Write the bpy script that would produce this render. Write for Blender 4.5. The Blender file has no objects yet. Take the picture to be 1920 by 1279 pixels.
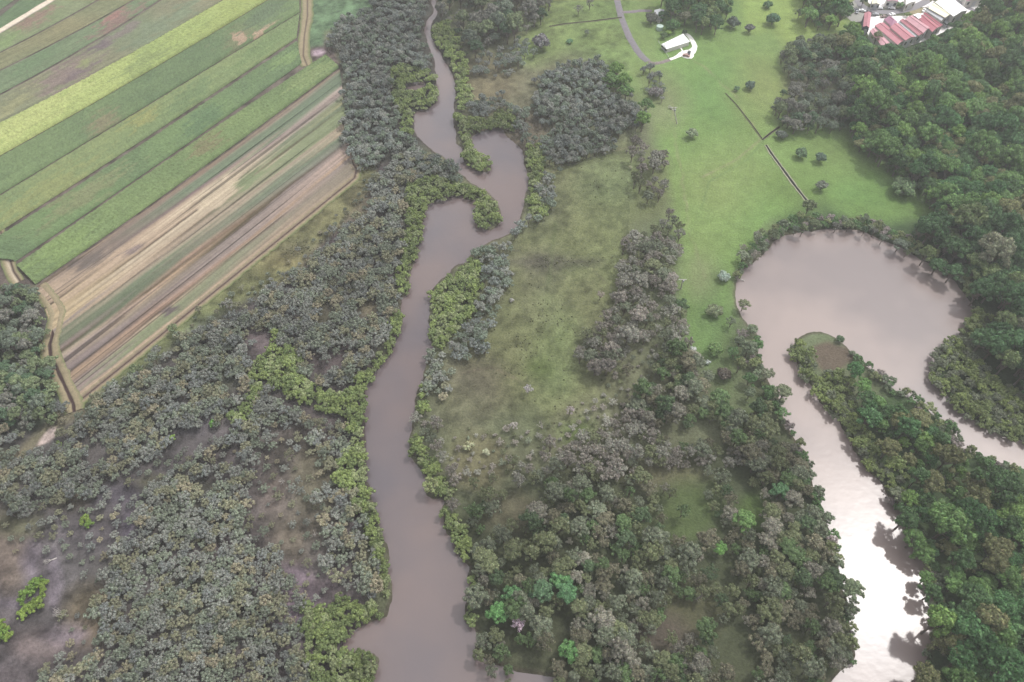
import bpy, bmesh, math, random
import numpy as np
from mathutils import Vector

SC = bpy.context.scene
COL = SC.collection
RS = np.random.RandomState(11)
random.seed(5)

# ---------------------------------------------------------------- camera model
H_CAM, PITCH, FPX = 250.0, math.radians(53.0), 1371.0
CX, CY = 960.0, 639.5
CP, SP = math.cos(PITCH), math.sin(PITCH)

def at(px, py, z=0.0):
    u = (px - CX) / FPX; v = (py - CY) / FPX
    dx, dy, dz = u, CP - v * SP, -(SP + v * CP)
    t = (H_CAM - z) / (-dz)
    return (dx * t, dy * t, z)

def topx(x, y, z=0.0):
    d = z - H_CAM
    f = y * CP - d * SP
    dn = -(y * SP) - d * CP
    dn = -d * CP - y * SP
    f = np.maximum(f, 1e-3)
    return CX + FPX * x / f, CY + FPX * dn / f

def lin(c, k=1.0):
    return tuple((((v / 255.0) / 12.92) if v / 255.0 <= 0.04045 else ((v / 255.0 + 0.055) / 1.055) ** 2.4) * k for v in c)

# ---------------------------------------------------------------- noise (numpy)
LAT = np.random.RandomState(3).rand(256, 256)
def vnoise(x, y):
    xi = np.floor(x).astype(int); yi = np.floor(y).astype(int)
    fx = x - xi; fy = y - yi
    fx = fx * fx * (3 - 2 * fx); fy = fy * fy * (3 - 2 * fy)
    a = LAT[xi & 255, yi & 255]; b = LAT[(xi + 1) & 255, yi & 255]
    c = LAT[xi & 255, (yi + 1) & 255]; d = LAT[(xi + 1) & 255, (yi + 1) & 255]
    return (a * (1 - fx) + b * fx) * (1 - fy) + (c * (1 - fx) + d * fx) * fy
def fbm(x, y, o=4, g=0.55):
    s = 0; a = 1.0; n = 0
    for i in range(o):
        s = s + a * vnoise(x + 17.3 * i, y + 9.1 * i); n += a; a *= g; x = x * 2.03; y = y * 2.03
    return s / n

# ---------------------------------------------------------------- polygon tools
def inside(px, py, poly):
    px = np.asarray(px, float); py = np.asarray(py, float)
    r = np.zeros(px.shape, bool)
    n = len(poly)
    for i in range(n):
        x0, y0 = poly[i]; x1, y1 = poly[(i + 1) % n]
        if y0 == y1: continue
        c = ((y0 > py) != (y1 > py)) & (px < (x1 - x0) * (py - y0) / (y1 - y0) + x0)
        r ^= c
    return r
def segdist(px, py, poly, closed=True):
    d = np.full(np.shape(px), 1e9)
    n = len(poly)
    for i in range(n if closed else n - 1):
        x0, y0 = poly[i]; x1, y1 = poly[(i + 1) % n]
        dx, dy = x1 - x0, y1 - y0
        t = np.clip(((px - x0) * dx + (py - y0) * dy) / (dx * dx + dy * dy + 1e-9), 0, 1)
        d = np.minimum(d, np.hypot(px - x0 - t * dx, py - y0 - t * dy))
    return d
def sdist(px, py, poly):            # positive inside
    xs = [p[0] for p in poly]; ys = [p[1] for p in poly]
    out = np.full(np.shape(px), -60.0)
    m = (px > min(xs) - 60) & (px < max(xs) + 60) & (py > min(ys) - 60) & (py < max(ys) + 60)
    if m.any():
        a, b = px[m], py[m]
        d = segdist(a, b, poly)
        out[m] = np.where(inside(a, b, poly), d, -d)
    return out

def smooth_poly(poly, it=1):
    for _ in range(it):
        q = []
        n = len(poly)
        for i in range(n):
            a, b = poly[i], poly[(i + 1) % n]
            q.append((a[0] * .75 + b[0] * .25, a[1] * .75 + b[1] * .25)); q.append((a[0] * .25 + b[0] * .75, a[1] * .25 + b[1] * .75))
        poly = q
    return poly

# ---------------------------------------------------------------- materials
def newmat(name):
    m = bpy.data.materials.new(name); m.use_nodes = True
    nt = m.node_tree; b = nt.nodes['Principled BSDF']
    return m, nt, b
def plain(name, col, rough=0.7, noise=0.25, scale=1.5, metal=0.0, spec=0.3):
    m, nt, b = newmat(name)
    N = nt.nodes.new; L = nt.links.new
    b.inputs['Roughness'].default_value = rough; b.inputs['Metallic'].default_value = metal
    b.inputs['Specular IOR Level'].default_value = spec
    g = N('ShaderNodeNewGeometry'); t = N('ShaderNodeTexNoise'); t.inputs['Scale'].default_value = scale; t.inputs['Detail'].default_value = 5
    L(g.outputs['Position'], t.inputs['Vector'])
    mr = N('ShaderNodeMapRange'); mr.inputs['To Min'].default_value = 1 - noise; mr.inputs['To Max'].default_value = 1 + noise
    mr.inputs['From Min'].default_value = .25; mr.inputs['From Max'].default_value = .75
    L(t.outputs['Fac'], mr.inputs['Value'])
    mx = N('ShaderNodeVectorMath'); mx.operation = 'SCALE'; mx.inputs[0].default_value = col
    L(mr.outputs['Result'], mx.inputs['Scale']); L(mx.outputs['Vector'], b.inputs['Base Color'])
    return m

def vcol_mat(name, fine=((0.9, 0.28), (0.17, 0.18)), rough=0.95, bump=0.0):
    m, nt, b = newmat(name)
    N = nt.nodes.new; L = nt.links.new
    b.inputs['Roughness'].default_value = rough; b.inputs['Specular IOR Level'].default_value = 0.1
    a = N('ShaderNodeAttribute'); a.attribute_name = 'tint'; a.attribute_type = 'GEOMETRY'
    g = N('ShaderNodeNewGeometry')
    cur = a.outputs['Color']
    for sc, am in fine:
        t = N('ShaderNodeTexNoise'); t.inputs['Scale'].default_value = sc; t.inputs['Detail'].default_value = 6; t.inputs['Roughness'].default_value = .65
        L(g.outputs['Position'], t.inputs['Vector'])
        mr = N('ShaderNodeMapRange'); mr.inputs['From Min'].default_value = .3; mr.inputs['From Max'].default_value = .7
        mr.inputs['To Min'].default_value = 1 - am; mr.inputs['To Max'].default_value = 1 + am
        L(t.outputs['Fac'], mr.inputs['Value'])
        s = N('ShaderNodeVectorMath'); s.operation = 'SCALE'; L(cur, s.inputs[0]); L(mr.outputs['Result'], s.inputs['Scale'])
        cur = s.outputs['Vector']
        if bump and sc == fine[0][0]:
            bp = N('ShaderNodeBump'); bp.inputs['Strength'].default_value = bump; bp.inputs['Distance'].default_value = 0.5
            L(t.outputs['Fac'], bp.inputs['Height']); L(bp.outputs['Normal'], b.inputs['Normal'])
    L(cur, b.inputs['Base Color'])
    return m

def foliage_mat():
    m, nt, b = newmat('foliage')
    N = nt.nodes.new; L = nt.links.new
    b.inputs['Roughness'].default_value = 0.62; b.inputs['Specular IOR Level'].default_value = 0.22
    a = N('ShaderNodeAttribute'); a.attribute_name = 'tint'; a.attribute_type = 'INSTANCER'
    lf = N('ShaderNodeAttribute'); lf.attribute_name = 'leaf'; lf.attribute_type = 'GEOMETRY'
    s = N('ShaderNodeVectorMath'); s.operation = 'MULTIPLY'; L(a.outputs['Color'], s.inputs[0]); L(lf.outputs['Color'], s.inputs[1])
    L(s.outputs['Vector'], b.inputs['Base Color'])
    tr = N('ShaderNodeBsdfTranslucent'); L(s.outputs['Vector'], tr.inputs['Color'])
    mx = N('ShaderNodeMixShader'); mx.inputs[0].default_value = 0.18
    L(b.outputs['BSDF'], mx.inputs[1]); L(tr.outputs['BSDF'], mx.inputs[2])
    L(mx.outputs[0], nt.nodes['Material Output'].inputs['Surface'])
    return m

M_FOL = foliage_mat()
M_BARK = plain('bark', (0.16, 0.13, 0.11), .9, .3, 3)
M_DEAD = plain('dead_wood', (0.42, 0.39, 0.36), .9, .25, 3)

def water_mat(name, col, col2, rough, coat_rough, coat):
    m, nt, b = newmat(name)
    N = nt.nodes.new; L = nt.links.new
    g = N('ShaderNodeNewGeometry')
    t = N('ShaderNodeTexNoise'); t.inputs['Scale'].default_value = 0.02; t.inputs['Detail'].default_value = 3
    L(g.outputs['Position'], t.inputs['Vector'])
    mr = N('ShaderNodeMapRange'); mr.inputs['From Min'].default_value = .38; mr.inputs['From Max'].default_value = .62
    L(t.outputs['Fac'], mr.inputs['Value'])
    mx = N('ShaderNodeMix'); mx.data_type = 'RGBA'; L(mr.outputs['Result'], mx.inputs['Factor'])
    mx.inputs[6].default_value = (*col, 1); mx.inputs[7].default_value = (*col2, 1)
    L(mx.outputs[2], b.inputs['Base Color'])
    b.inputs['Roughness'].default_value = rough; b.inputs['IOR'].default_value = 1.42
    b.inputs['Coat Weight'].default_value = coat; b.inputs['Coat Roughness'].default_value = coat_rough; b.inputs['Coat IOR'].default_value = 1.45
    w = N('ShaderNodeTexNoise'); w.inputs['Scale'].default_value = 0.45; w.inputs['Detail'].default_value = 4
    L(g.outputs['Position'], w.inputs['Vector'])
    bp = N('ShaderNodeBump'); bp.inputs['Strength'].default_value = 0.12; bp.inputs['Distance'].default_value = 0.25
    L(w.outputs['Fac'], bp.inputs['Height']); L(bp.outputs['Normal'], b.inputs['Normal']); L(bp.outputs['Normal'], b.inputs['Coat Normal'])
    return m

# ---------------------------------------------------------------- object helpers
def mesh_np(name, V, F, cols=None, attr='tint', smooth=False):
    me = bpy.data.meshes.new(name)
    V = np.asarray(V, np.float32)
    if isinstance(F, np.ndarray):
        nf, k = F.shape
        me.vertices.add(len(V)); me.vertices.foreach_set('co', V.ravel())
        me.loops.add(nf * k); me.loops.foreach_set('vertex_index', F.ravel().astype(np.int32))
        me.polygons.add(nf); me.polygons.foreach_set('loop_start', np.arange(0, nf * k, k, dtype=np.int32))
        me.update(calc_edges=True)
    else:
        me.from_pydata([tuple(v) for v in V], [], F); me.update()
    if cols is not None:
        a = me.color_attributes.new(attr, 'FLOAT_COLOR', 'POINT')
        c = np.ones((len(V), 4), np.float32); c[:, :3] = cols
        a.data.foreach_set('color', c.ravel())
    if smooth: me.polygons.foreach_set('use_smooth', np.ones(len(me.polygons), bool))
    return me

def link(name, me, mats=(), parent=None):
    o = bpy.data.objects.new(name, me); COL.objects.link(o)
    for m in mats: me.materials.append(m)
    if parent: o.parent = parent
    return o
def tag(o, label=None, cat=None, group=None, kind=None):
    if label: o['label'] = label
    if cat: o['category'] = cat
    if group: o['group'] = group
    if kind: o['kind'] = kind
    return o
def empty(name, loc=(0, 0, 0), rz=0.0):
    o = bpy.data.objects.new(name, None); COL.objects.link(o)
    o.location = loc; o.rotation_euler = (0, 0, rz); o.empty_display_size = .5
    return o

class MB:
    def __init__(s): s.v = []; s.f = []
    def add(s, vs, fs):
        b = len(s.v); s.v += [tuple(v) for v in vs]; s.f += [tuple(i + b for i in f) for f in fs]; return s
    def box(s, x0, x1, y0, y1, z0, z1):
        return s.add([(x0, y0, z0), (x1, y0, z0), (x1, y1, z0), (x0, y1, z0), (x0, y0, z1), (x1, y0, z1), (x1, y1, z1), (x0, y1, z1)],
                     [(0, 3, 2, 1), (4, 5, 6, 7), (0, 1, 5, 4), (1, 2, 6, 5), (2, 3, 7, 6), (3, 0, 4, 7)])
    def tube(s, a, b, r0, r1, n=6):
        a = Vector(a); b = Vector(b); d = (b - a).normalized()
        u = d.orthogonal().normalized(); w = d.cross(u)
        vs = [a + (u * math.cos(2 * math.pi * i / n) + w * math.sin(2 * math.pi * i / n)) * r0 for i in range(n)] + \
             [b + (u * math.cos(2 * math.pi * i / n) + w * math.sin(2 * math.pi * i / n)) * r1 for i in range(n)]
        fs = [(i, (i + 1) % n, n + (i + 1) % n, n + i) for i in range(n)] + [tuple(range(n - 1, -1, -1)), tuple(range(n, 2 * n))]
        return s.add(vs, fs)
    def prism(s, poly, z0, z1):
        n = len(poly)
        return s.add([(x, y, z0) for x, y in poly] + [(x, y, z1) for x, y in poly],
                     [tuple(range(n - 1, -1, -1)), tuple(range(n, 2 * n))] + [(i, (i + 1) % n, n + (i + 1) % n, n + i) for i in range(n)])
    def build(s, name, mat, parent=None, smooth=False):
        me = bpy.data.meshes.new(name); me.from_pydata(s.v, [], s.f); me.update()
        if smooth: me.polygons.foreach_set('use_smooth', np.ones(len(me.polygons), bool))
        return link(name, me, [mat], parent)

# ================================================================ outlines (photo pixels, read off the ground plane)
RIVER = [(815,22),(806,30),(797,40),(797,63),(804,87),(813,110),(817,134),(817,160),(822,187),(804,205),(780,207),(775,227),(777,250),(794,265),(807,279),(827,290),(840,302),(857,322),(880,339),(904,351),(924,367),(937,384),(939,404),(934,421),(915,433),(894,424),(889,400),(897,384),(895,371),(880,366),(857,364),(837,367),(817,377),(804,378),(797,394),(794,427),(787,464),(774,490),(769,520),(765,550),(753,560),(750,584),(757,609),(737,634),(735,654),(718,674),(703,694),(700,706),(687,709),(685,744),(683,794),(684,854),(687,892),(695,915),(697,949),(712,986),(717,999),(715,1010),(728,1019),(729,1056),(723,1069),(733,1102),(735,1126),(723,1139),(727,1156),(707,1164),(683,1172),(665,1179),(640,1200),(650,1222),(673,1222),(708,1229),(707,1246),(700,1279),(690,1360),(1250,1380),(1180,1300),(1100,1285),(1060,1270),(1007,1268),(960,1256),(924,1245),(905,1235),(890,1215),(897,1196),(887,1174),(875,1166),(869,1136),(887,1122),(885,1099),(874,1082),(880,1066),(875,1056),(857,1039),(850,1012),(839,999),(830,975),(827,952),(837,939),(824,929),(812,935),(799,925),(799,909),(807,895),(787,879),(768,855),(768,828),(770,804),(778,774),(778,737),(792,711),(794,694),(804,674),(814,654),(805,634),(804,604),(807,577),(807,550),(822,527),(840,514),(857,495),(877,494),(880,477),(904,459),(930,447),(960,434),(969,427),(977,411),(984,384),(985,367),(990,347),(990,327),(982,307),(984,287),(967,267),(947,254),(944,240),(925,238),(907,244),(882,254),(885,267),(887,280),(917,297),(924,314),(910,324),(874,311),(867,294),(867,280),(854,264),(854,244),(849,227),(852,200),(854,174),(852,147),(840,124),(827,100),(814,80),(807,60),(810,40),(820,23),(818,0),(812,-25),(806,0)]
CREEK = [(1380,562),(1379,545),(1382,520),(1388,507),(1403,500),(1424,480),(1444,464),(1447,450),(1484,437),(1530,430),(1580,428),(1620,432),(1640,442),(1680,458),(1720,480),(1754,500),(1791,526),(1816,555),(1829,580),(1815,606),(1800,626),(1765,652),(1753,674),(1750,704),(1768,731),(1792,757),(1817,781),(1854,803),(1891,817),(1920,827),(2080,880),(2080,960),(1920,876),(1900,872),(1860,862),(1800,840),(1797,816),(1761,786),(1727,755),(1680,732),(1657,712),(1627,690),(1614,668),(1594,657),(1577,640),(1564,630),(1534,619),(1510,624),(1487,644),(1489,664),(1502,694),(1516,717),(1536,737),(1536,754),(1559,771),(1582,801),(1599,834),(1610,854),(1628,879),(1655,905),(1670,935),(1690,962),(1715,1000),(1735,1040),(1750,1080),(1752,1130),(1752,1170),(1742,1220),(1725,1270),(1715,1370),(1520,1370),(1545,1290),(1575,1262),(1590,1244),(1606,1236),(1600,1209),(1596,1172),(1590,1150),(1592,1130),(1578,1106),(1572,1052),(1566,1029),(1562,1002),(1550,975),(1540,935),(1522,909),(1516,879),(1516,852),(1504,841),(1486,817),(1472,794),(1462,767),(1460,747),(1446,724),(1432,694),(1421,661),(1421,627),(1413,614),(1398,604),(1388,587),(1380,570)]
POOL = [(757,157),(768,150),(790,150),(800,156),(790,166),(775,169),(762,164)]

def wpoly(poly, z=0.0): return [at(x, y, z)[:2] for x, y in poly]
RIVER_W, CREEK_W, POOL_W = wpoly(smooth_poly(RIVER)), wpoly(smooth_poly(CREEK)), wpoly(smooth_poly(POOL))

# ---------------------------------------------------------------- ground sheet
def axis(lo, hi, step, far):
    a = list(np.arange(lo, hi + step, step))
    s = step; x = a[-1]; up = []
    while x < far: s *= 1.5; x += s; up.append(x)
    s = step; x = a[0]; dn = []
    while x > -far: s *= 1.5; x -= s; dn.append(x)
    return np.array(dn[::-1] + a + up)
GX = axis(-345, 345, 0.95, 6000); GY = axis(28, 480, 0.95, 6000)
XX, YY = np.meshgrid(GX, GY, indexing='ij')
X = XX.ravel(); Y = YY.ravel()
PX, PY = topx(X, np.maximum(Y, -60), 0.0)
OUT = (PX < -300) | (PX > 2220) | (PY < -60) | (PY > 1500) | (Y < 5)
PX = np.where(OUT, 5000, PX); PY = np.where(OUT, 5000, PY)

def band_sd(poly_w):
    xs = [p[0] for p in poly_w]; ys = [p[1] for p in poly_w]
    out = np.full(X.shape, -12.0)
    m = (X > min(xs) - 12) & (X < max(xs) + 12) & (Y > min(ys) - 12) & (Y < max(ys) + 12)
    a, b = X[m], Y[m]
    out[m] = np.where(inside(a, b, poly_w), 1, -1) * np.minimum(segdist(a, b, poly_w), 12)
    return out
SD = np.maximum(np.maximum(band_sd(RIVER_W), band_sd(CREEK_W)), band_sd(POOL_W))
SD = SD + (fbm(X * .22, Y * .22, 3) - .5) * 2.0
WATER_Z = -0.55
Z = np.where(SD > 0, -0.55 - 1.4 * np.clip(SD / 4, 0, 1), -0.55 + 0.55 * np.clip(-SD / 1.6, 0, 1) ** .8)
Z = Z + np.where(SD < -2, -fbm(X * .05, Y * .05, 3) * .14 * np.clip((-SD - 2) / 6, 0, 1), 0)

SOIL = lin((104, 98, 84)); 
COLR = np.zeros((len(X), 3)); COLR[:] = lin((112, 120, 84))
def paint(poly, col, soft=10, amp=14, fr=.05, k=1.0, op=1.0, seed=0):
    global COLR
    sd = sdist(PX, PY, poly)
    m = sd > -60
    w = np.zeros(X.shape)
    n = (fbm(X[m] * fr + seed * 7.7, Y[m] * fr - seed * 3.1, 4) - .5) * 2 * amp
    w[m] = np.clip((sd[m] + n) / soft * .5 + .5, 0, 1) * op
    COLR = COLR * (1 - w[:, None]) + np.array(lin(col, k)) * w[:, None]
def blob(cx, cy, rx, ry, col, **kw):
    paint([(cx + rx * math.cos(a), cy + ry * math.sin(a)) for a in np.linspace(0, 2 * math.pi, 14)[:-1]], col, **kw)

# broad cover
paint([(560,-60),(1200,-60),(1200,700),(1150,900),(860,920),(820,700),(900,420),(820,200),(600,60)], (120,126,88), soft=30)
paint([(-300,480),(120,560),(160,780),(560,480),(700,300),(760,280),(760,500),(700,720),(690,1500),(-300,1500)], (92,86,82), soft=18)            # mangrove mud
paint([(840,900),(1400,840),(1420,650),(1480,780),(1620,1100),(1640,1500),(860,1500)], (84,92,62), soft=25)                                      # understorey
paint([(1380,380),(1560,200),(1620,60),(1900,-60),(2300,-60),(2300,1500),(1700,1500),(1740,1150),(1600,760),(1900,620)], (76,98,58), soft=18)   # forest floor
paint([(560,-60),(820,-60),(870,260),(760,290),(640,310),(640,60)], (84,86,74), soft=16)
paint([(60,560),(110,720),(110,800),(-300,820),(-300,540)], (74,80,62), soft=10)
# paddocks on the right
paint([(1130,-60),(1600,-60),(1590,60),(1540,80),(1470,90),(1480,240),(1560,220),(1640,280),(1760,400),(1620,420),(1540,370),(1450,420),(1400,480),(1370,540),(1380,600),(1330,680),(1290,640),(1275,540),(1270,420),(1240,300),(1210,200),(1130,110)], (122,154,74), soft=14, amp=8)
paint([(1030,-60),(1240,-60),(1240,120),(1210,160),(1130,110),(1060,100),(1000,120),(960,120)], (126,150,78), soft=16)
paint([(1385,-60),(1600,-60),(1590,60),(1500,70),(1480,100),(1450,50),(1400,60)], (142,170,76), soft=12, amp=10)
blob(1340,180,60,70,(112,156,76),soft=30,op=.6)
blob(1240,190,40,50,(140,146,100),soft=30,op=.7,seed=1)
blob(1310,400,60,90,(130,154,78),soft=40,op=.6,seed=2)
blob(1430,170,55,55,(140,152,80),soft=30,op=.6,seed=3)
blob(1490,345,80,50,(120,150,70),soft=25,op=.7,seed=4)
blob(1650,370,90,40,(106,140,64),soft=25,op=.7,seed=5)
blob(1600,270,50,30,(112,144,68),soft=20,op=.6,seed=5)
blob(1370,330,70,60,(134,152,80),soft=30,op=.6,seed=15)
blob(1330,590,45,90,(104,130,70),soft=25,op=.8,seed=6)
blob(1310,520,30,40,(134,140,92),soft=20,op=.6,seed=16)
blob(1360,700,30,80,(98,116,66),soft=20,op=.8,seed=7)
blob(1410,800,25,70,(92,112,58),soft=18,op=.7,seed=7)
# centre meadow
paint([(1000,330),(1050,290),(1180,270),(1240,300),(1250,400),(1185,430),(1160,560),(1090,620),(1110,690),(1130,740),(1060,770),(1010,830),(960,800),(900,880),(850,850),(830,760),(860,690),(920,600),(960,500),(965,440),(1040,400)], (118,128,78), soft=18, amp=14)
blob(1010,380,60,60,(126,136,90),soft=30,op=.5,seed=1)
blob(1120,470,60,50,(134,144,88),soft=25,op=.6,seed=2)
blob(1140,330,60,40,(116,132,82),soft=20,op=.6,seed=2)
blob(890,760,70,80,(114,114,84),soft=34,op=.8,seed=3)
blob(880,700,45,35,(118,116,88),soft=26,op=.7,seed=4)
blob(1030,640,45,110,(118,136,78),soft=25,op=.8,seed=5)
blob(1010,560,50,50,(122,124,86),soft=25,op=.5,seed=6)
blob(1010,500,45,30,(108,108,84),soft=22,op=.6,seed=6)
blob(1010,690,25,18,(98,120,52),soft=12,op=.7,seed=7)
blob(1100,560,50,45,(126,128,82),soft=25,op=.6,seed=8)
blob(1120,700,40,50,(122,126,82),soft=20,op=.6,seed=9)
blob(1080,810,35,30,(104,128,62),soft=15,op=.8,seed=10)
blob(970,800,60,40,(100,112,76),soft=22,op=.6,seed=11)
blob(1040,490,90,9,(92,88,78),soft=9,op=.6,seed=12,amp=6)
blob(900,150,40,40,(126,120,84),soft=18,op=.7,seed=13)
blob(925,150,45,50,(124,118,82),soft=18,op=.6,seed=14)
blob(990,250,40,40,(112,104,84),soft=18,op=.7,seed=14)
# left meadow beside the ploughed field
paint([(150,755),(250,685),(330,610),(400,548),(500,465),(560,425),(640,355),(670,320),(700,310),(705,345),(650,410),(560,500),(490,550),(430,580),(360,600),(300,660),(260,690),(170,745)], (118,124,76), soft=8, amp=8)
blob(520,490,50,30,(130,126,78),soft=20,op=.7,seed=1)
blob(560,465,34,18,(88,90,66),soft=12,op=.6,seed=2)
blob(680,400,25,40,(112,112,78),soft=14,op=.7,seed=3)
blob(690,580,30,24,(116,110,76),soft=14,op=.7,seed=4)
blob(495,640,38,36,(108,94,94),soft=14,op=.9,seed=5)
blob(600,660,60,40,(100,88,86),soft=14,op=.8,seed=6)
blob(600,590,26,40,(112,108,76),soft=14,op=.7,seed=6)
# bottom-left mud flats
paint([(-300,1000),(60,960),(150,940),(250,880),(300,870),(330,800),(400,800),(440,790),(430,820),(340,860),(260,930),(210,1000),(170,1050),(130,1140),(100,1250),(60,1500),(-300,1500)], (98,92,90), soft=14, amp=18)
blob(230,930,70,22,(92,86,94),soft=14,op=.8,seed=1)
blob(160,1000,70,30,(106,98,100),soft=14,op=.8,seed=2)
blob(20,1040,50,80,(104,92,76),soft=20,op=.8,seed=3)
blob(170,1150,55,60,(108,96,72),soft=20,op=.85,seed=4)
blob(130,930,40,25,(106,96,76),soft=14,op=.8,seed=5)
blob(350,790,50,22,(94,88,94),soft=12,op=.8,seed=6)
blob(5,880,30,40,(100,104,70),soft=12,op=.7,seed=6)
blob(100,1090,14,60,(128,116,124),soft=8,op=.7,seed=7)
blob(30,1130,40,8,(126,116,124),soft=8,op=.7,seed=8,amp=5)
blob(70,1210,50,30,(112,98,92),soft=14,op=.7,seed=9)
blob(560,950,80,90,(102,98,82),soft=30,op=.8,seed=10)
blob(560,850,70,60,(102,96,84),soft=30,op=.8,seed=11)
blob(555,1130,40,70,(132,118,124),soft=18,op=.9,seed=12)
blob(545,1010,45,35,(106,98,82),soft=18,op=.7,seed=13)
blob(600,1080,40,40,(110,98,100),soft=18,op=.6,seed=13)
for (cx, cy, rx, ry, c_) in [(590,900,34,60,(112,108,82)),(560,1000,40,50,(108,100,82)),(520,930,30,40,(114,104,92)),(600,1040,26,40,(104,100,90)),(250,760,60,20,(96,98,74)),(400,700,60,40,(92,94,74)),(620,520,50,50,(90,92,74)),(350,950,80,60,(88,90,74)),(380,1150,90,80,(90,92,76)),(280,905,26,16,(108,108,72)),(60,1060,20,50,(120,110,118)),(30,980,50,26,(98,100,70)),(120,1190,40,16,(124,112,116)),(240,1000,16,40,(104,96,110))]:
    blob(cx, cy, rx, ry, c_, soft=14, op=.75, seed=cx % 9, amp=16, fr=.09)
# bottom-centre clearings
blob(900,870,60,50,(120,118,80),soft=14,op=.8,seed=1)
blob(1250,890,90,24,(118,118,82),soft=16,op=.8,seed=2)
blob(960,960,60,45,(108,104,76),soft=18,op=.7,seed=3)
blob(1290,960,60,60,(92,112,56),soft=18,op=.7,seed=4)
blob(1180,1000,50,30,(92,108,60),soft=16,op=.6,seed=5)
blob(1300,1150,60,50,(98,98,66),soft=20,op=.8,seed=6)
blob(1240,1190,60,40,(104,94,80),soft=20,op=.8,seed=7)
blob(1415,960,30,35,(86,110,48),soft=14,op=.8,seed=8)
# spit
paint([(1500,632),(1530,619),(1560,628),(1600,658),(1612,672),(1560,700),(1530,700),(1510,660)], (116,128,88), soft=4, amp=3, fr=.1)
paint([(1522,650),(1552,640),(1590,655),(1608,668),(1580,690),(1552,700),(1534,690)], (112,98,80), soft=5, amp=5, fr=.1)
# left corner sandy clearing and track
paint([(120,765),(140,770),(150,760),(170,770),(110,800),(60,840),(40,860),(20,880),(15,860),(60,820)], (118,110,84), soft=7, amp=6)
paint([(95,802),(110,802),(105,820),(85,832),(72,834),(82,815)], (196,172,160), soft=3, amp=4, fr=.2)
# fields base (tracks between strips)
paint([(-400,-60),(640,-60),(600,60),(625,90),(640,130),(640,250),(670,325),(640,360),(150,755),(105,700),(90,640),(105,590),(70,535),(-300,560)], (106,96,84), soft=4, amp=2)
paint([(578,-60),(760,-60),(700,20),(640,45),(608,60),(606,85),(578,90)], (98,128,86), soft=4, amp=3)
blob(598,98,12,6,(176,158,160),soft=4,amp=3,fr=.2)
# worn cattle and vehicle trails in the grass
def trail(pl, wd, col, op):
    global COLR
    m = (PX > 640) & (PX < 1700) & (PY > -20) & (PY < 950)
    w = np.zeros(X.shape); wob = (fbm(X[m] * .09, Y[m] * .09, 3) - .5) * 14
    d = segdist(PX[m] + wob, PY[m] - wob * .6, pl, False)
    w[m] = np.clip(1 - d / wd, 0, 1) * op * np.clip(fbm(X[m] * .12 + 9, Y[m] * .12, 3) * 2.2 - .4, 0, 1)
    COLR = COLR * (1 - w[:, None]) + np.array(lin(col)) * w[:, None]
trail([(1215,118),(1262,200),(1275,300),(1290,420),(1320,520)], 3.5, (150,146,104), .6)
trail([(1300,110),(1350,150),(1380,180),(1425,262),(1380,300),(1320,330)], 3.5, (152,144,104), .6)
trail([(1430,265),(1400,300),(1330,340),(1300,430)], 3, (108,138,76), .7)
trail([(1540,250),(1590,300),(1660,350),(1740,380)], 4, (96,126,64), .6)
trail([(1120,100),(1190,60),(1210,30)], 3, (116,140,80), .6)
trail([(960,470),(1030,480),(1110,500),(1150,540)], 4, (96,96,70), .7)
trail([(1040,420),(1030,520),(1020,620),(1040,740)], 5, (104,122,66), .6)
trail([(860,700),(920,690),(990,720)], 4, (132,124,96), .6)
trail([(1300,700),(1340,620),(1350,560),(1330,500)], 4, (96,122,64), .6)
trail([(1000,340),(1080,300),(1180,275)], 3, (136,132,100), .6)
# paler sandy/dry freckles everywhere, mottled
mott = fbm(X * .035, Y * .035, 5) - .5
mott2 = fbm(X * .16 + 50, Y * .16, 3) - .5
mott3 = fbm(X * .012 + 9, Y * .012 + 4, 3) - .5
COLR *= np.where(PX < 690, 1.22, 1.0)[:, None] * np.clip(1 + mott * .36 + mott2 * (.2 + .8 * (PX < 1180) + .5 * (PX < 700)) + (fbm(X * .5, Y * .5, 3) - .5) * .8 * (PX < 1180), .4, 1.8)[:, None]
COLR[:, 0] *= np.clip(1 + mott3 * .3 - mott * .12, .6, 1.4); COLR[:, 2] *= np.clip(1 + mott3 * .25, .7, 1.3)
# wet dark rim on banks, silt under water
rim = np.clip(1 - np.abs(SD + 0.3) / 1.3, 0, 1)[:, None] * .7
COLR = COLR * (1 - rim) + np.array(lin((86, 72, 62))) * rim
GR_ = COLR.mean(1)[:, None]
COLR = (COLR * .82 + GR_ * .18) * np.array([.72, .69, .74]) * np.where(PX < 1180, .86, 1.0)[:, None]

nx, ny = len(GX), len(GY)
I = np.arange(nx * ny).reshape(nx, ny)
F = np.stack([I[:-1, :-1].ravel(), I[1:, :-1].ravel(), I[1:, 1:].ravel(), I[:-1, 1:].ravel()], 1)
M_GROUND = vcol_mat('ground_cover', ((1.1, .3), (.22, .16)), bump=.6)
g = link('ground', mesh_np('ground', np.stack([X, Y, Z], 1), F, COLR, smooth=True), [M_GROUND])
tag(g, kind='structure')

# ---------------------------------------------------------------- water
def water(name, rect, mat, label):
    x0, x1, y0, y1 = rect
    o = link(name, mesh_np(name, [(x0, y0, WATER_Z), (x1, y0, WATER_Z), (x1, y1, WATER_Z), (x0, y1, WATER_Z)], np.array([[0, 1, 2, 3]])), [mat])
    return tag(o, label=label, kind='structure')
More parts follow.
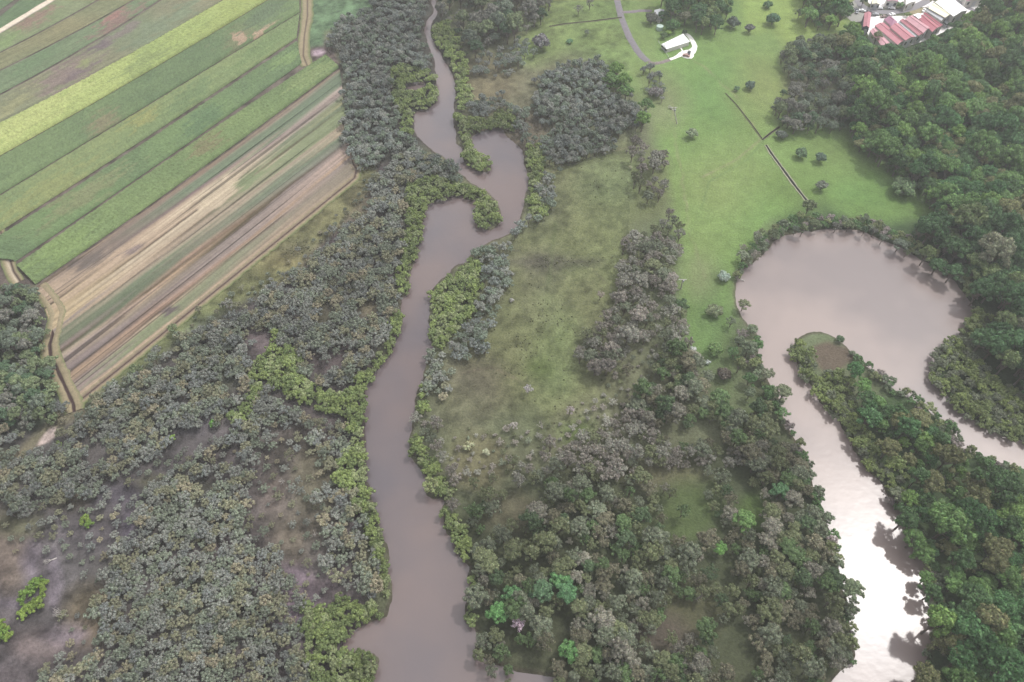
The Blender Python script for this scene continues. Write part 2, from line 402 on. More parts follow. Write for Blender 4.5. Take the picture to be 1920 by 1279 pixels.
# division line between the two reaches lies under the middle ground: x = 70 m
def water_poly(name, poly, mat, label):
    xs = [p[0] for p in poly]; ys = [p[1] for p in poly]
    cx, cy = sum(xs) / len(xs), sum(ys) / len(ys)
    # tessellate the outline, grown sideways under the banks
    grown = []
    n = len(poly)
    for i in range(n):
        a = Vector(poly[i - 1]); b = Vector(poly[i]); c = Vector(poly[(i + 1) % n])
        t = (c - a)
        if t.length < 1e-6: continue
        t.normalize(); grown.append((b.x + t.y * 2.4, b.y - t.x * 2.4) if AREA_SIGN(poly) > 0 else (b.x - t.y * 2.4, b.y + t.x * 2.4))
    bm = bmesh.new()
    vs = [bm.verts.new((x, y, WATER_Z)) for x, y in grown]
    f = bm.faces.new(vs)
    bmesh.ops.triangulate(bm, faces=[f])
    bm.normal_update()
    for f in bm.faces:
        if f.normal.z < 0: f.normal_flip()
    me = bpy.data.meshes.new(name); bm.to_mesh(me); bm.free()
    return tag(link(name, me, [mat]), label=label, kind='structure')
def AREA_SIGN(p):
    return sum(p[i][0] * p[(i + 1) % len(p)][1] - p[(i + 1) % len(p)][0] * p[i][1] for i in range(len(p)))
M_W1 = water_mat('river_water', lin((140, 122, 119), .52), lin((122, 112, 117), .50), .30, .12, .5)
M_W2 = water_mat('creek_water', lin((184, 165, 158), .53), lin((162, 147, 145), .48), .33, .24, .26)  # paler base than the river: bright cloud reflection partly put into the colour
water_poly('river', wpoly(RIVER), M_W1, 'muddy mauve brown river winding down the middle')
water_poly('river', wpoly(CREEK), M_W2, 'pale river bend around the wooded spit')
water_poly('water', wpoly(POOL), M_W1, 'small muddy pool beside the upper river')

# ---------------------------------------------------------------- ribbons
def resample(pl, n):
    p = np.array(pl, float); d = np.r_[0, np.cumsum(np.hypot(*np.diff(p, axis=0).T))]
    t = np.linspace(0, d[-1], n)
    return np.stack([np.interp(t, d, p[:, 0]), np.interp(t, d, p[:, 1])], 1)
def ribbon(name, pl_px, prof, mats_cols, mat, label=None, wob=.15, widths=None):
    """prof: list of (offset m, z); mats_cols: colour at each profile point"""
    P = resample([at(x, y)[:2] for x, y in pl_px], max(8, int(len(pl_px) * 14)))
    T = np.gradient(P, axis=0); T /= np.linalg.norm(T, axis=1)[:, None] + 1e-9
    Nn = np.stack([-T[:, 1], T[:, 0]], 1)
    k = len(prof); V = []; C = []
    for i in range(len(P)):
        wsc = 1 + (vnoise(np.array(i * .37), np.array(3.3 + k)) - .5) * 2 * wob
        for (o, z), c in zip(prof, mats_cols):
            q = P[i] + Nn[i] * o * wsc; V.append((q[0], q[1], z)); C.append(c)
    V = np.array(V); I = np.arange(len(V)).reshape(len(P), k)
    F = np.stack([I[:-1, :-1].ravel(), I[1:, :-1].ravel(), I[1:, 1:].ravel(), I[:-1, 1:].ravel()], 1)
    o = link(name, mesh_np(name, V, F, np.array(C)), [mat]); return tag(o, label=label, kind='structure')
M_TRK = vcol_mat('track_surface', ((2.0, .2), (.4, .15)))
ASPH = lin((138, 132, 138), .72); CONC = lin((240, 236, 226), .8)
ribbon('road', [(1148,-30),(1157,0),(1165,33),(1180,70),(1195,95),(1205,107),(1215,115)], [(-2.2,-.1),(-1.7,.05),(1.7,.05),(2.2,-.1)], [ASPH]*4, M_TRK, 'grey bitumen lane running down to the white house', wob=.04)
ribbon('road', [(1216,116),(1226,119),(1240,117),(1256,112)], [(-1.5,-.1),(-1.2,.046),(1.2,.046),(1.5,-.1)], [lin((146,134,132),.7)]*4, M_TRK, 'gravel end of the lane beside the concrete drive')
ribbon('road', [(1166,23),(1185,22),(1200,20),(1222,20)], [(-1.6,-.1),(-1.3,.06),(1.3,.06),(1.6,-.1)], [lin((140,130,136),.72)]*4, M_TRK, 'short side lane to the grey roofed shed')
TAN = lin((150,138,112),.8); DRK = lin((70,54,52),.8); GRS = lin((104,116,74),.8)
ribbon('farm_track', [(574,-30),(576,0),(576,30),(570,70),(568,105),(576,124)], [(-4,.12),(-2,.3),(-.7,.1),(.2,.05),(.9,.1),(2,.3),(4,.12)], [GRS,TAN,TAN,lin((96,80,70),.8),TAN,TAN,GRS], M_TRK, 'tan farm track with dark centre between the crop strips')
ribbon('farm_track', [(72,538),(86,552),(101,572),(108,588),(102,617),(94,647),(96,668),(110,697),(124,727),(138,757),(140,772)], [(-4,.12),(-2.2,.35),(-1,.25),(-.6,-.1+.1),(.3,.02),(.9,.25),(2.4,.4),(4.2,.12)], [GRS,TAN,TAN,DRK,DRK,TAN,TAN,GRS], M_TRK, 'dark drain with tan verges along the ploughed field end')
ribbon('farm_track', [(-60,380),(-5,430),(8,470),(22,512),(34,530)], [(-3,.12),(-1.4,.25),(0,.2),(1,.05),(2,.2),(3,.12)], [GRS,TAN,lin((186,172,150),.8),DRK,TAN,GRS], M_TRK, 'pale rutted farm track at the left edge')
ribbon('farm_track', [(-60,98),(0,58),(97,0),(150,-34)], [(-3,.12),(-1.6,.3),(1.6,.3),(3,.12)], [lin((120,110,104),.8),lin((214,200,182),.85),lin((214,200,182),.85),DRK], M_TRK, 'cream farm road crossing the upper left fields')
BLK = (.012,.012,.01)
def drain(pts, w, label, lip=(112,104,92)):
    L_ = lin(lip, .8)
    ribbon('drain', pts, [(-w*1.7,.08),(-w,.3),(-w*.55,.06),(w*.55,.06),(w,.3),(w*1.7,.08)], [lin((120,136,84),.8),L_,BLK,BLK,L_,lin((120,136,84),.8)], M_TRK, label, wob=.35)
drain([(1030,50),(1060,45),(1110,40),(1166,33)], .55, 'straight dark drain west of the bitumen lane')
drain([(1360,175),(1380,196),(1405,228),(1430,262)], .3, 'thin upper drain across the green paddock')
drain([(1430,262),(1445,250),(1462,238)], .55, 'short drain joining the grey trees to the paddock drain')
drain([(1436,272),(1446,288),(1468,318),(1490,348),(1515,380)], .75, 'wide black drain running down to the river bend', (170,164,150))

# ---------------------------------------------------------------- crop strips
LN = [
 [(-60,98),(0,58),(97,0),(150,-34)],
 [(-60,128),(0,98),(187,0),(240,-34)],
 [(-60,160),(0,133),(250,0),(310,-34)],
 [(-60,208),(0,178),(110,117),(213,57),(300,0),(350,-34)],
 [(-60,262),(0,233),(167,147),(283,77),(367,37),(423,0),(475,-34)],
 [(-60,326),(0,297),(160,207),(233,163),(300,120),(377,77),(433,43),(493,10),(560,-34)],
 [(-60,402),(0,370),(150,277),(267,203),(317,180),(383,133),(433,103),(473,80),(517,50),(563,28)],
 [(-60,470),(0,437),(23,427),(133,357),(233,287),(283,257),(317,233),(377,190),(433,150),(500,110),(557,78)],
 [(32,490),(133,427),(200,373),(300,310),(377,257),(417,227),(467,187),(517,150),(566,126)],
 [(68,533),(140,485),(225,432),(300,377),(367,320),(433,277),(500,230),(567,180),(637,130)],
]
def fit(pl, deg=2):
    p = np.array(pl, float); c = np.polyfit(p[:, 0], p[:, 1], deg if len(p) > 4 else 1 if len(p) < 4 else 2)
    xs_ = np.linspace(p[0, 0], p[-1, 0], 16); return [(x, float(np.polyval(c, x))) for x in xs_]
LN = [fit(l) for l in LN]
HEAD = [(x, y) for x, y in fit([(148,750),(200,708),(247,674),(327,607),(383,554),(433,517),(500,464),(563,427),(640,354),(664,326)], 2)]
def crop(A, B, n, m, h, cf, name, label, rough=.25, e0=.035, e1=.035, mat=None):
    Aw = resample([at(x, y)[:2] for x, y in A], n); Bw = resample([at(x, y)[:2] for x, y in B], n)
    s = np.linspace(e0, 1 - e1, m); t = np.linspace(0, 1, n)
    SS, TT = np.meshgrid(s, t)
    P = Aw[:, None, :] * (1 - SS[..., None]) + Bw[:, None, :] * SS[..., None]
    x, y = P[..., 0], P[..., 1]
    ed = np.minimum(np.arange(m), np.arange(m)[::-1])[None, :] * np.ones((n, 1))
    wob = (fbm(x * .12, y * .12, 3) - .5)
    z = h * np.clip(ed / 1.0, 0, 1) + .12 + (ed > 0) * (fbm(x * 1.3, y * 1.3, 2) - .5) * rough
    P = P + ((wob * 1.0 + (fbm(x * .9, y * .9, 2) - .5) * .8) * (ed <= 1))[..., None] * np.array([.5, .8])
    px, py = topx(x, y, 0)
    C = cf(SS, TT, x, y, px, py)
    C = (C * SATF + C.mean(-1)[..., None] * (1 - SATF)) * np.array([1.07, 1.0, .93])
    I = np.arange(n * m).reshape(n, m)
    F = np.stack([I[:-1, :-1].ravel(), I[:-1, 1:].ravel(), I[1:, 1:].ravel(), I[1:, :-1].ravel()], 1)
    V = np.concatenate([P, z[..., None]], -1).reshape(-1, 3)
    o = link(name, mesh_np(name, V, F, C.reshape(-1, 3), smooth=False), [mat or M_CROP])
    return tag(o, label=label, kind='structure')
M_CROP = vcol_mat('crop_leaf', ((1.6, .32), (.3, .12)), bump=.8)
M_SOILF = vcol_mat('tilled_soil', ((1.2, .16), (.25, .1)), bump=.3)
def mixc(a, b, w): return a * (1 - w[..., None]) + np.array(b) * w[..., None]
def patch(C, px, py, cx, cy, rx, ry, ang, col, soft=.5, nz=0, op=1.0):
    ca, sa = math.cos(ang), math.sin(ang)
    u = ((px - cx) * ca + (py - cy) * sa) / rx; v = (-(px - cx) * sa + (py - cy) * ca) / ry
    d = np.hypot(u, v) + nz
    return mixc(C, lin(col, KF), np.clip((1 - d) / soft, 0, 1) * op)
KF = .77
SATF = .70
ROWA = math.radians(-32)
def mk(c1, c2, patches=(), streak=.15):
    def f(S, T, x, y, px, py):
        w = np.clip((fbm(x * .03 + 5, y * .03, 4) - .5) * 3.2 + .5, 0, 1)
        C = mixc(np.ones(S.shape + (3,)) * np.array(lin(c1, KF)), lin(c2, KF), w)
        nz = (fbm(S * 16 + x * .02, T * 26, 4) - .5) * 2.3 + (fbm(x * .35, y * .35, 3) - .5) * .7
        for p in patches: C = patch(C, px, py, *p, nz=nz)
        st = 1 + (vnoise(S * 26 + 3, T * 7) - .5) * 2 * streak + (vnoise(S * 64 + 1, T * 3) - .5) * .16 + (fbm(x * 1.1, y * 1.1, 2) - .5) * .4
        return C * st[..., None]
    return f
crop([(-60,64),(0,30),(60,-20)], LN[0], 120, 16, .35, mk((88,120,84),(96,128,84)), 'field', 'dark green crop corner above the cream farm road', .2, e1=.12)
crop([(-60,30),(0,-10),(40,-40)], [(-60,60),(0,20),(60,-22)], 80, 10, .35, mk((104,132,88),(96,126,84)), 'field', 'thin green crop strip in the top left corner', .2)
crop(LN[0], LN[1], 160, 18, .12, mk((126,142,100),(118,138,92),[(60,40,50,14,ROWA,(140,118,102)),(10,80,40,14,ROWA,(120,150,88))]), 'field', 'light green strip with a brown patch below the cream road', .08, e0=.1)
crop(LN[1], LN[2], 160, 16, .1, mk((120,130,90),(134,134,92),[(190,60,70,6,ROWA,(138,116,98)),(100,95,60,8,ROWA,(128,140,88))]), 'field', 'olive strip with brown streaks in the upper left fields', .06)
crop(LN[2], LN[3], 160, 20, .12, mk((104,130,92),(110,136,96),[(220,40,60,12,ROWA,(132,108,100)),(215,28,40,6,ROWA,(150,112,104)),(60,120,60,14,ROWA,(100,132,90))]), 'field', 'blue green strip with a reddish worn patch', .06)
crop(LN[3], LN[4], 200, 26, .12, mk((128,132,100),(116,134,98),[(130,140,75,24,ROWA,(132,118,112)),(190,85,32,12,ROWA,(112,100,108)),(150,135,40,10,ROWA,(122,108,112)),(230,60,40,10,ROWA,(124,118,112)),(300,50,90,16,ROWA,(116,136,104)),(20,200,50,14,ROWA,(140,146,100)),(160,118,20,8,ROWA,(134,146,92))]), 'field', 'pale green strip with bare mauve soil in the middle', .06)
crop(LN[4], LN[5], 420, 40, 1.5, mk((162,184,92),(144,170,84),[(60,225,120,26,ROWA,(172,190,100)),(270,120,60,18,ROWA,(136,160,86)),(440,30,90,20,ROWA,(150,172,82))],.06), 'cane_field', 'bright yellow green sugarcane strip, palest of the crops', .9)
crop(LN[5], LN[6], 420, 36, 1.3, mk((108,138,84),(96,126,82),[(455,70,45,26,ROWA,(112,124,84)),(452,73,22,10,0.3,(172,146,120),.35),(490,62,34,5,ROWA,(178,150,124),.35),(500,30,50,20,ROWA,(98,124,88)),(190,235,40,18,ROWA,(128,128,92)),(70,310,110,18,ROWA,(108,138,84))],.06), 'cane_field', 'mid green sugarcane strip with a bare tan patch near the track', .7)
crop(LN[6], LN[7], 420, 36, 1.1, mk((116,144,88),(128,150,88),[(270,225,45,16,ROWA,(142,152,78)),(80,365,140,24,ROWA,(134,150,84)),(500,90,70,18,ROWA,(112,142,84)),(350,185,60,18,ROWA,(106,136,84))],.06), 'cane_field', 'green cane strip with a yellowish block at its centre', .7)
crop([(x, y + 5) for x, y in LN[7]], LN[8], 420, 36, 1.2, mk((108,142,84),(98,130,84),[(380,230,50,18,ROWA,(92,128,84)),(160,370,110,18,ROWA,(124,138,90)),(540,110,40,14,ROWA,(116,150,86))],.06), 'cane_field', 'green cane strip ending by the bend of the tan track', .8)
crop([(x, y + 5) for x, y in fit(LN[8][:-1] + [(610,106)])], LN[9], 420, 40, 1.4, mk((118,148,84),(106,136,80),[(120,470,90,24,ROWA,(120,152,80)),(390,275,40,16,ROWA,(124,126,84)),(590,140,50,20,ROWA,(124,150,88))],.06), 'cane_field', 'lowest green cane strip above the ploughed field', .9)

ribbon('farm_track', [(x, y + 1.5) for x, y in HEAD] + [(668,318),(655,298),(640,280)], [(-3.2,.1),(-1.6,.25),(-.9,.15),(-.2,.04),(.5,.15),(1.6,.25),(3,.1)], [GRS,TAN,lin((136,120,104),.8),DRK,lin((130,116,100),.8),TAN,GRS], M_TRK, 'rutted headland track along the lower edge of the ploughed field')
# ploughed field: bands that run the whole length
BR=(134,116,102); TL=(96,130,104); MV=(134,122,128); PT=(176,168,146); DK=(82,70,58); TG=(150,142,126); GG=(118,130,112); RB=(150,122,106); DO=(84,76,50)
MG=(132,124,130); GN=(116,142,100); TP=(168,150,128); YT=(172,158,116); OT=(166,142,112); MW=(158,148,150); PK=(154,138,136); GR=(124,122,112)
SEC = {0:[(0,BR),(.06,TP),(.2,TP),(.22,DK),(.24,YT),(.41,YT),(.42,MV),(.47,(98,120,94)),(.55,(98,120,94)),(.58,MV),(.61,DO),(.63,TG),(.67,MV),(.78,(116,108,120)),(.8,OT),(.86,BR),(.88,MV),(.96,MV),(.97,TP),(1,TP)],
 .22:[(0,BR),(.03,(118,108,104)),(.16,(118,108,108)),(.18,TP),(.3,TP),(.32,DK),(.34,PT),(.46,TP),(.47,(96,88,80)),(.48,TG),(.52,(92,122,94)),(.62,(92,122,94)),(.64,BR),(.65,DO),(.67,OT),(.72,TG),(.76,(112,104,110)),(.83,RB),(.86,DK),(.87,TP),(.9,GN),(.96,GN),(.97,TP),(1,TP)],
 .5:[(0,BR),(.04,BR),(.06,TL),(.13,TL),(.15,(128,104,120)),(.2,PT),(.3,PT),(.32,DK),(.33,PT),(.4,PT),(.42,(104,92,78)),(.45,TG),(.53,TG),(.55,GG),(.6,GG),(.62,RB),(.68,DO),(.7,DO),(.72,MG),(.82,MG),(.84,RB),(.88,(122,138,108)),(.95,(122,138,108)),(.97,TP),(1,TP)],
 .75:[(0,BR),(.05,(128,120,112)),(.07,TL),(.2,TL),(.22,MV),(.27,MW),(.3,(104,134,104)),(.36,GN),(.38,DO),(.4,GN),(.5,GN),(.52,TG),(.58,TL),(.66,(112,126,116)),(.69,DK),(.71,MG),(.82,PK),(.84,OT),(.86,PK),(.9,GR),(1,TP)],
 1:[(0,BR),(.05,(98,134,110)),(.16,(92,128,104)),(.19,MW),(.24,MV),(.27,(98,134,104)),(.33,(150,156,104)),(.36,(98,132,104)),(.4,(112,142,96)),(.5,(112,142,96)),(.53,TP),(.58,TP),(.61,TL),(.68,(104,116,112)),(.72,PK),(.8,PK),(.82,OT),(.84,MG),(.88,GR),(1,GR)]}
SK = sorted(SEC)
SG = np.linspace(0, 1, 240)
TAB = np.array([[np.interp(SG, [a for a, _ in SEC[k]], [lin(c, KF)[j] for _, c in SEC[k]]) for j in range(3)] for k in SK]).transpose(0, 2, 1)
def plough(S, T, x, y, px, py):
    s = np.clip(S + (fbm(T * 9 + 2, S * 3, 3) - .5) * .02, 0, 1)
    t = np.clip(T + (vnoise(S * 40, T * 2) - .5) * .24, 0, 1)
    out = np.zeros(S.shape + (3,))
    ti = np.interp(t, SK, range(len(SK))); i0 = np.clip(np.floor(ti).astype(int), 0, len(SK) - 2); f = (ti - i0)[..., None]
    si = np.clip((s * (len(SG) - 1)).astype(int), 0, len(SG) - 1)
    out = TAB[i0, si] * (1 - f) + TAB[i0 + 1, si] * f
    nz = (fbm(S * 60, T * 22, 4) - .5) * 1.8
    for p in [(165,490,48,14,-.45,(104,98,100)),(245,470,30,8,-.5,(124,112,120)),(430,345,22,18,-.6,(186,178,152),.3),(408,365,45,18,-.62,(178,170,146)),(320,582,24,7,-.5,(96,88,102)),(470,335,40,14,-.6,(108,138,92))]:
        out = patch(out, px, py, *p, nz=nz)
    st = 1 + (vnoise(S * 75, T * 3) - .5) * .34 + (vnoise(S * 150, T * 5) - .5) * .26
    g_ = out.mean(-1)[..., None]; out = (out * .74 + g_ * .26) * np.array([1.12, 1.02, .88])
    dk = np.clip((vnoise(S * 60 + 9, T * 1.6) - .80) * 12, 0, 1) * .6
    return out * (st * (1 - dk))[..., None]
crop(LN[9], [(x, y - 1.5) for x, y in HEAD], 420, 190, .12, plough, 'ploughed_field', 'striped bare and ploughed strips in tan, mauve and green', .1, .01, .01, mat=M_SOILF)

# ================================================================ trees
def rand_dirs(n, rs, zmin=-.35):
    z = rs.uniform(zmin, 1, n); a = rs.uniform(0, 2 * math.pi, n); r = np.sqrt(1 - z * z)
    return np.stack([r * np.cos(a), r * np.sin(a), z], 1)
def ico(sub):
    bm = bmesh.new(); bmesh.ops.create_icosphere(bm, subdivisions=sub, radius=1)
    v = np.array([q.co[:] for q in bm.verts]); f = np.array([[q.index for q in p.verts] for p in bm.faces]); bm.free(); return v, f
ICO = ico(2)
def lobes_for(shape, R, H, base, n, rl, rs):
    L_ = []; flat = .62 if n < 25 else .82
    if base < .7: flat = .9
    if shape == 'dome':
        for i in range(n):
            r = (R - rl[0] * .7) * math.sqrt((i + .3) / n) * rs.uniform(.8, 1.2); a = i * 2.39996 + rs.uniform(-.7, .7)
            q = rs.uniform(*rl) * (1.15 - .35 * r / R); z = base + (H - base - q) * (max(0, 1 - (r / R) ** 2 * flat) ** .5) * rs.uniform(.72, 1.08)
            L_.append((r * math.cos(a) * rs.uniform(.85, 1.15), r * math.sin(a) * rs.uniform(.85, 1.15), max(z, base * .7), q, rs.uniform(.86, 1.16)))
    else:       # column: stacked, narrowing upward
        for i in range(n):
            k = i / (n - 1); r = R * (1 - k * k) ** .8 * rs.uniform(.25, .75); a = i * 2.39996 + rs.uniform(-.6, .6)
            q = (rl[1] * (1 - k) + rl[0] * k) * rs.uniform(.85, 1.15)
            L_.append((r * math.cos(a), r * math.sin(a), base + (H - base - q * .6) * k, q, rs.uniform(.8, 1.2)))
    return L_
def crown_mesh(name, shape, R, H, base, n, rl, leaf, per, core, seed, aspect=.7):
    rs = np.random.RandomState(seed)
    L_ = lobes_for(shape, R, H, base, n, rl, rs)
    C = np.array([l[:3] for l in L_]); Q = np.array([l[3] for l in L_])
    VV, FF, CC = [], [], []; off = 0
    if core > 0:
        for (x, y, z, q, b) in L_:
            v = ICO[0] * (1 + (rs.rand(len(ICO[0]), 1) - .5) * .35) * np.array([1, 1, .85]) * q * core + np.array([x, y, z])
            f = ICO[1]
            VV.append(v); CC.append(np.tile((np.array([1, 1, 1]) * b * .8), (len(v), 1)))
            FF.append(np.concatenate([f, f[:, 2:3]], 1) + off); off += len(v)
    for li, (x, y, z, q, b) in enumerate(L_):
        m = int(per * q * q)
        d = rand_dirs(m, rs); p = C[li] + d * q * rs.uniform(.78, 1.12, (m, 1)) * np.array([1, 1, .9])
        dist = np.linalg.norm(p[:, None, :] - C[None], axis=2) / Q[None]; dist[:, li] = 9
        keep = dist.min(1) > .8
        p = p[keep]; d = d[keep]; m = len(p)
        nrm = d + rs.normal(0, .45, (m, 3)); nrm /= np.linalg.norm(nrm, axis=1)[:, None]
        u = np.cross(nrm, rs.normal(0, 1, (m, 3))); u /= np.linalg.norm(u, axis=1)[:, None] + 1e-9
        w = np.cross(nrm, u); s = leaf * rs.uniform(.55, 1.35, (m, 1))
        q4 = np.stack([p - u * s, p - w * s * aspect, p + u * s, p + w * s * aspect], 1).reshape(-1, 3)
        VV.append(q4)
        br = (b * rs.uniform(.6, 1.48, (m, 1))) * np.array([[1, 1, 1]]) * (1 + rs.normal(0, .05, (m, 3)))
        CC.append(np.repeat(br, 4, 0))
        FF.append(np.arange(m * 4).reshape(m, 4) + off); off += m * 4
    V = np.concatenate(VV); C_ = np.concatenate(CC); F = np.concatenate(FF)
    me = bpy.data.meshes.new(name)
    faces = [tuple(dict.fromkeys(f)) for f in F.tolist()]
    me.from_pydata(V.tolist(), [], faces); me.update()
    a = me.color_attributes.new('leaf', 'FLOAT_COLOR', 'POINT'); c = np.ones((len(V), 4), np.float32); c[:, :3] = C_
    a.data.foreach_set('color', c.ravel())
    return me, L_
def limb_mb(L_, H, base, r0, seed, dead=False):
    rs = np.random.RandomState(seed); mb = MB()
    fork = base * .75 + .2
    mb.tube((0, 0, -.6), (rs.uniform(-.15, .15), rs.uniform(-.15, .15), fork), r0 * 1.25, r0 * .8, 7)
    for i, (x, y, z, q, b) in enumerate(L_):
        if i % 2 and len(L_) > 8 and not dead: continue
        a = Vector((0, 0, fork * rs.uniform(.8, 1.0))); e = Vector((x, y, z + (q * .3 if dead else -q * .2)))
        mid = a.lerp(e, .5) + Vector((rs.uniform(-.2, .2), rs.uniform(-.2, .2), -.1 * (e - a).length))
        mb.tube(a, mid, r0 * .5, r0 * .3, 5); mb.tube(mid, e, r0 * .3, r0 * .1, 5)
        if dead:
            for k in range(3):
                e2 = mid.lerp(e, rs.uniform(.3, 1)); mb.tube(e2, e2 + Vector(rs.uniform(-.8, .8, 3)) + Vector((0, 0, .5)), r0 * .16, r0 * .05, 4)
    return mb

KIND = {  # shape,R,H,base,n,rl,leaf,per,core,variants
 'mangrove': dict(name='grey_mangrove', a=('dome', 2.35, 4.2, 1.5, 17, (.42, .78), .17, 170, .66), nv=6, zm=2.8, r0=.16),
 'lime': dict(name='river_mangrove', a=('dome', 2.1, 3.6, .6, 15, (.45, .8), .19, 130, .78), nv=5, zm=2.4, r0=.13),
 'forest': dict(name='forest_tree', a=('dome', 4.3, 11.5, 4.5, 30, (.75, 1.5), .30, 66, .74), nv=8, zm=8.0, r0=.32),
 'paperbark': dict(name='paperbark_tree', a=('dome', 3.2, 8.0, 2.6, 22, (.45, 1.05), .23, 80, .5), nv=8, zm=5.5, r0=.24),
 'sheoak': dict(name='she_oak', a=('dome', 2.0, 6.2, 1.8, 14, (.45, .85), .19, 130, .62), nv=5, zm=4.0, r0=.2),
 'bush': dict(name='paddock_tree', a=('dome', 2.4, 3.9, .35, 17, (.75, 1.15), .26, 70, .8), nv=4, zm=1.9, r0=.15),
 'shrub': dict(name='paddock_shrub', a=('dome', 1.5, 2.4, .5, 7, (.5, .8), .2, 90, .8), nv=3, zm=1.4, r0=.09),
}
PROTO = {}
LIB = bpy.data.collections.new('tree_library')      # never linked to the scene
for ki, (k, d) in enumerate(KIND.items()):
    vs = []
    for v in range(d['nv']):
        sh, R, Hh, base, n, rl, leaf, per, core = d['a']
        rs = np.random.RandomState(100 * ki + v)
        f = rs.uniform(.9, 1.12)
        me, L_ = crown_mesh(d['name'] + '_crown', sh, R * f, Hh * rs.uniform(.9, 1.1), base, n + rs.randint(-2, 3), rl, leaf, per, core, 100 * ki + v)
        me.materials.append(M_FOL)
        mb = limb_mb(L_, Hh, base, d['r0'], v)
        tm = bpy.data.meshes.new(d['name'] + '_trunk'); tm.from_pydata(mb.v, [], mb.f); tm.update(); tm.materials.append(M_BARK)
        vs.append((me, tm))
    PROTO[k] = vs

# ---- zones: name, kind mix, spacing m, polygon (crown outline in the photo), scale range, tints
T_GREY = [('ash grey',(109,111,104),4),('grey green',(103,109,95),4),('olive grey',(110,110,90),3),('slate grey',(101,104,100),1.5),('straw grey',(122,117,98),1)]
T_SLATE = [('slate grey',(103,108,103),3),('ash grey',(111,113,106),3),('grey green',(99,108,94),3)]
T_LIME = [('lime green',(120,133,82),4),('olive green',(106,119,76),3),('pale green',(128,137,98),2)]
T_LIMEB = [('lime green',(108,126,60),4),('bright green',(98,122,58),2)]
T_FOR = [('dark green',(64,86,54),3),('deep green',(60,88,54),3),('mid green',(80,104,60),5),('olive brown',(96,98,68),2.5),('yellow green',(94,118,64),2)]
T_FORD = [('dark green',(62,84,54),4),('deep green',(60,84,54),3),('olive green',(86,98,64),3),('dull grey',(96,98,80),1)]
T_PAP = [('pinkish grey',(120,115,107),4),('pale grey',(126,125,115),3),('olive green',(102,107,80),2),('grey green',(106,112,94),2)]
T_MIX = [('olive green',(98,104,76),4),('grey green',(100,106,88),4),('olive brown',(102,100,82),3),('mid green',(82,100,66),2),('ash grey',(116,114,102),2),('dark green',(72,88,62),1.3)]
T_GOL = [('olive green',(98,108,80),3),('dull grey',(104,104,96),3),('grey green',(97,106,92),3),('dark green',(72,90,68),2)]
T_BANK = [('grey green',(108,118,96),3),('mid green',(86,112,72),3),('olive green',(112,120,84),3),('pinkish grey',(128,120,116),1)]
T_SPITL = [('olive green',(106,117,76),4),('grey green',(104,110,90),3),('lime green',(118,130,80),2)]
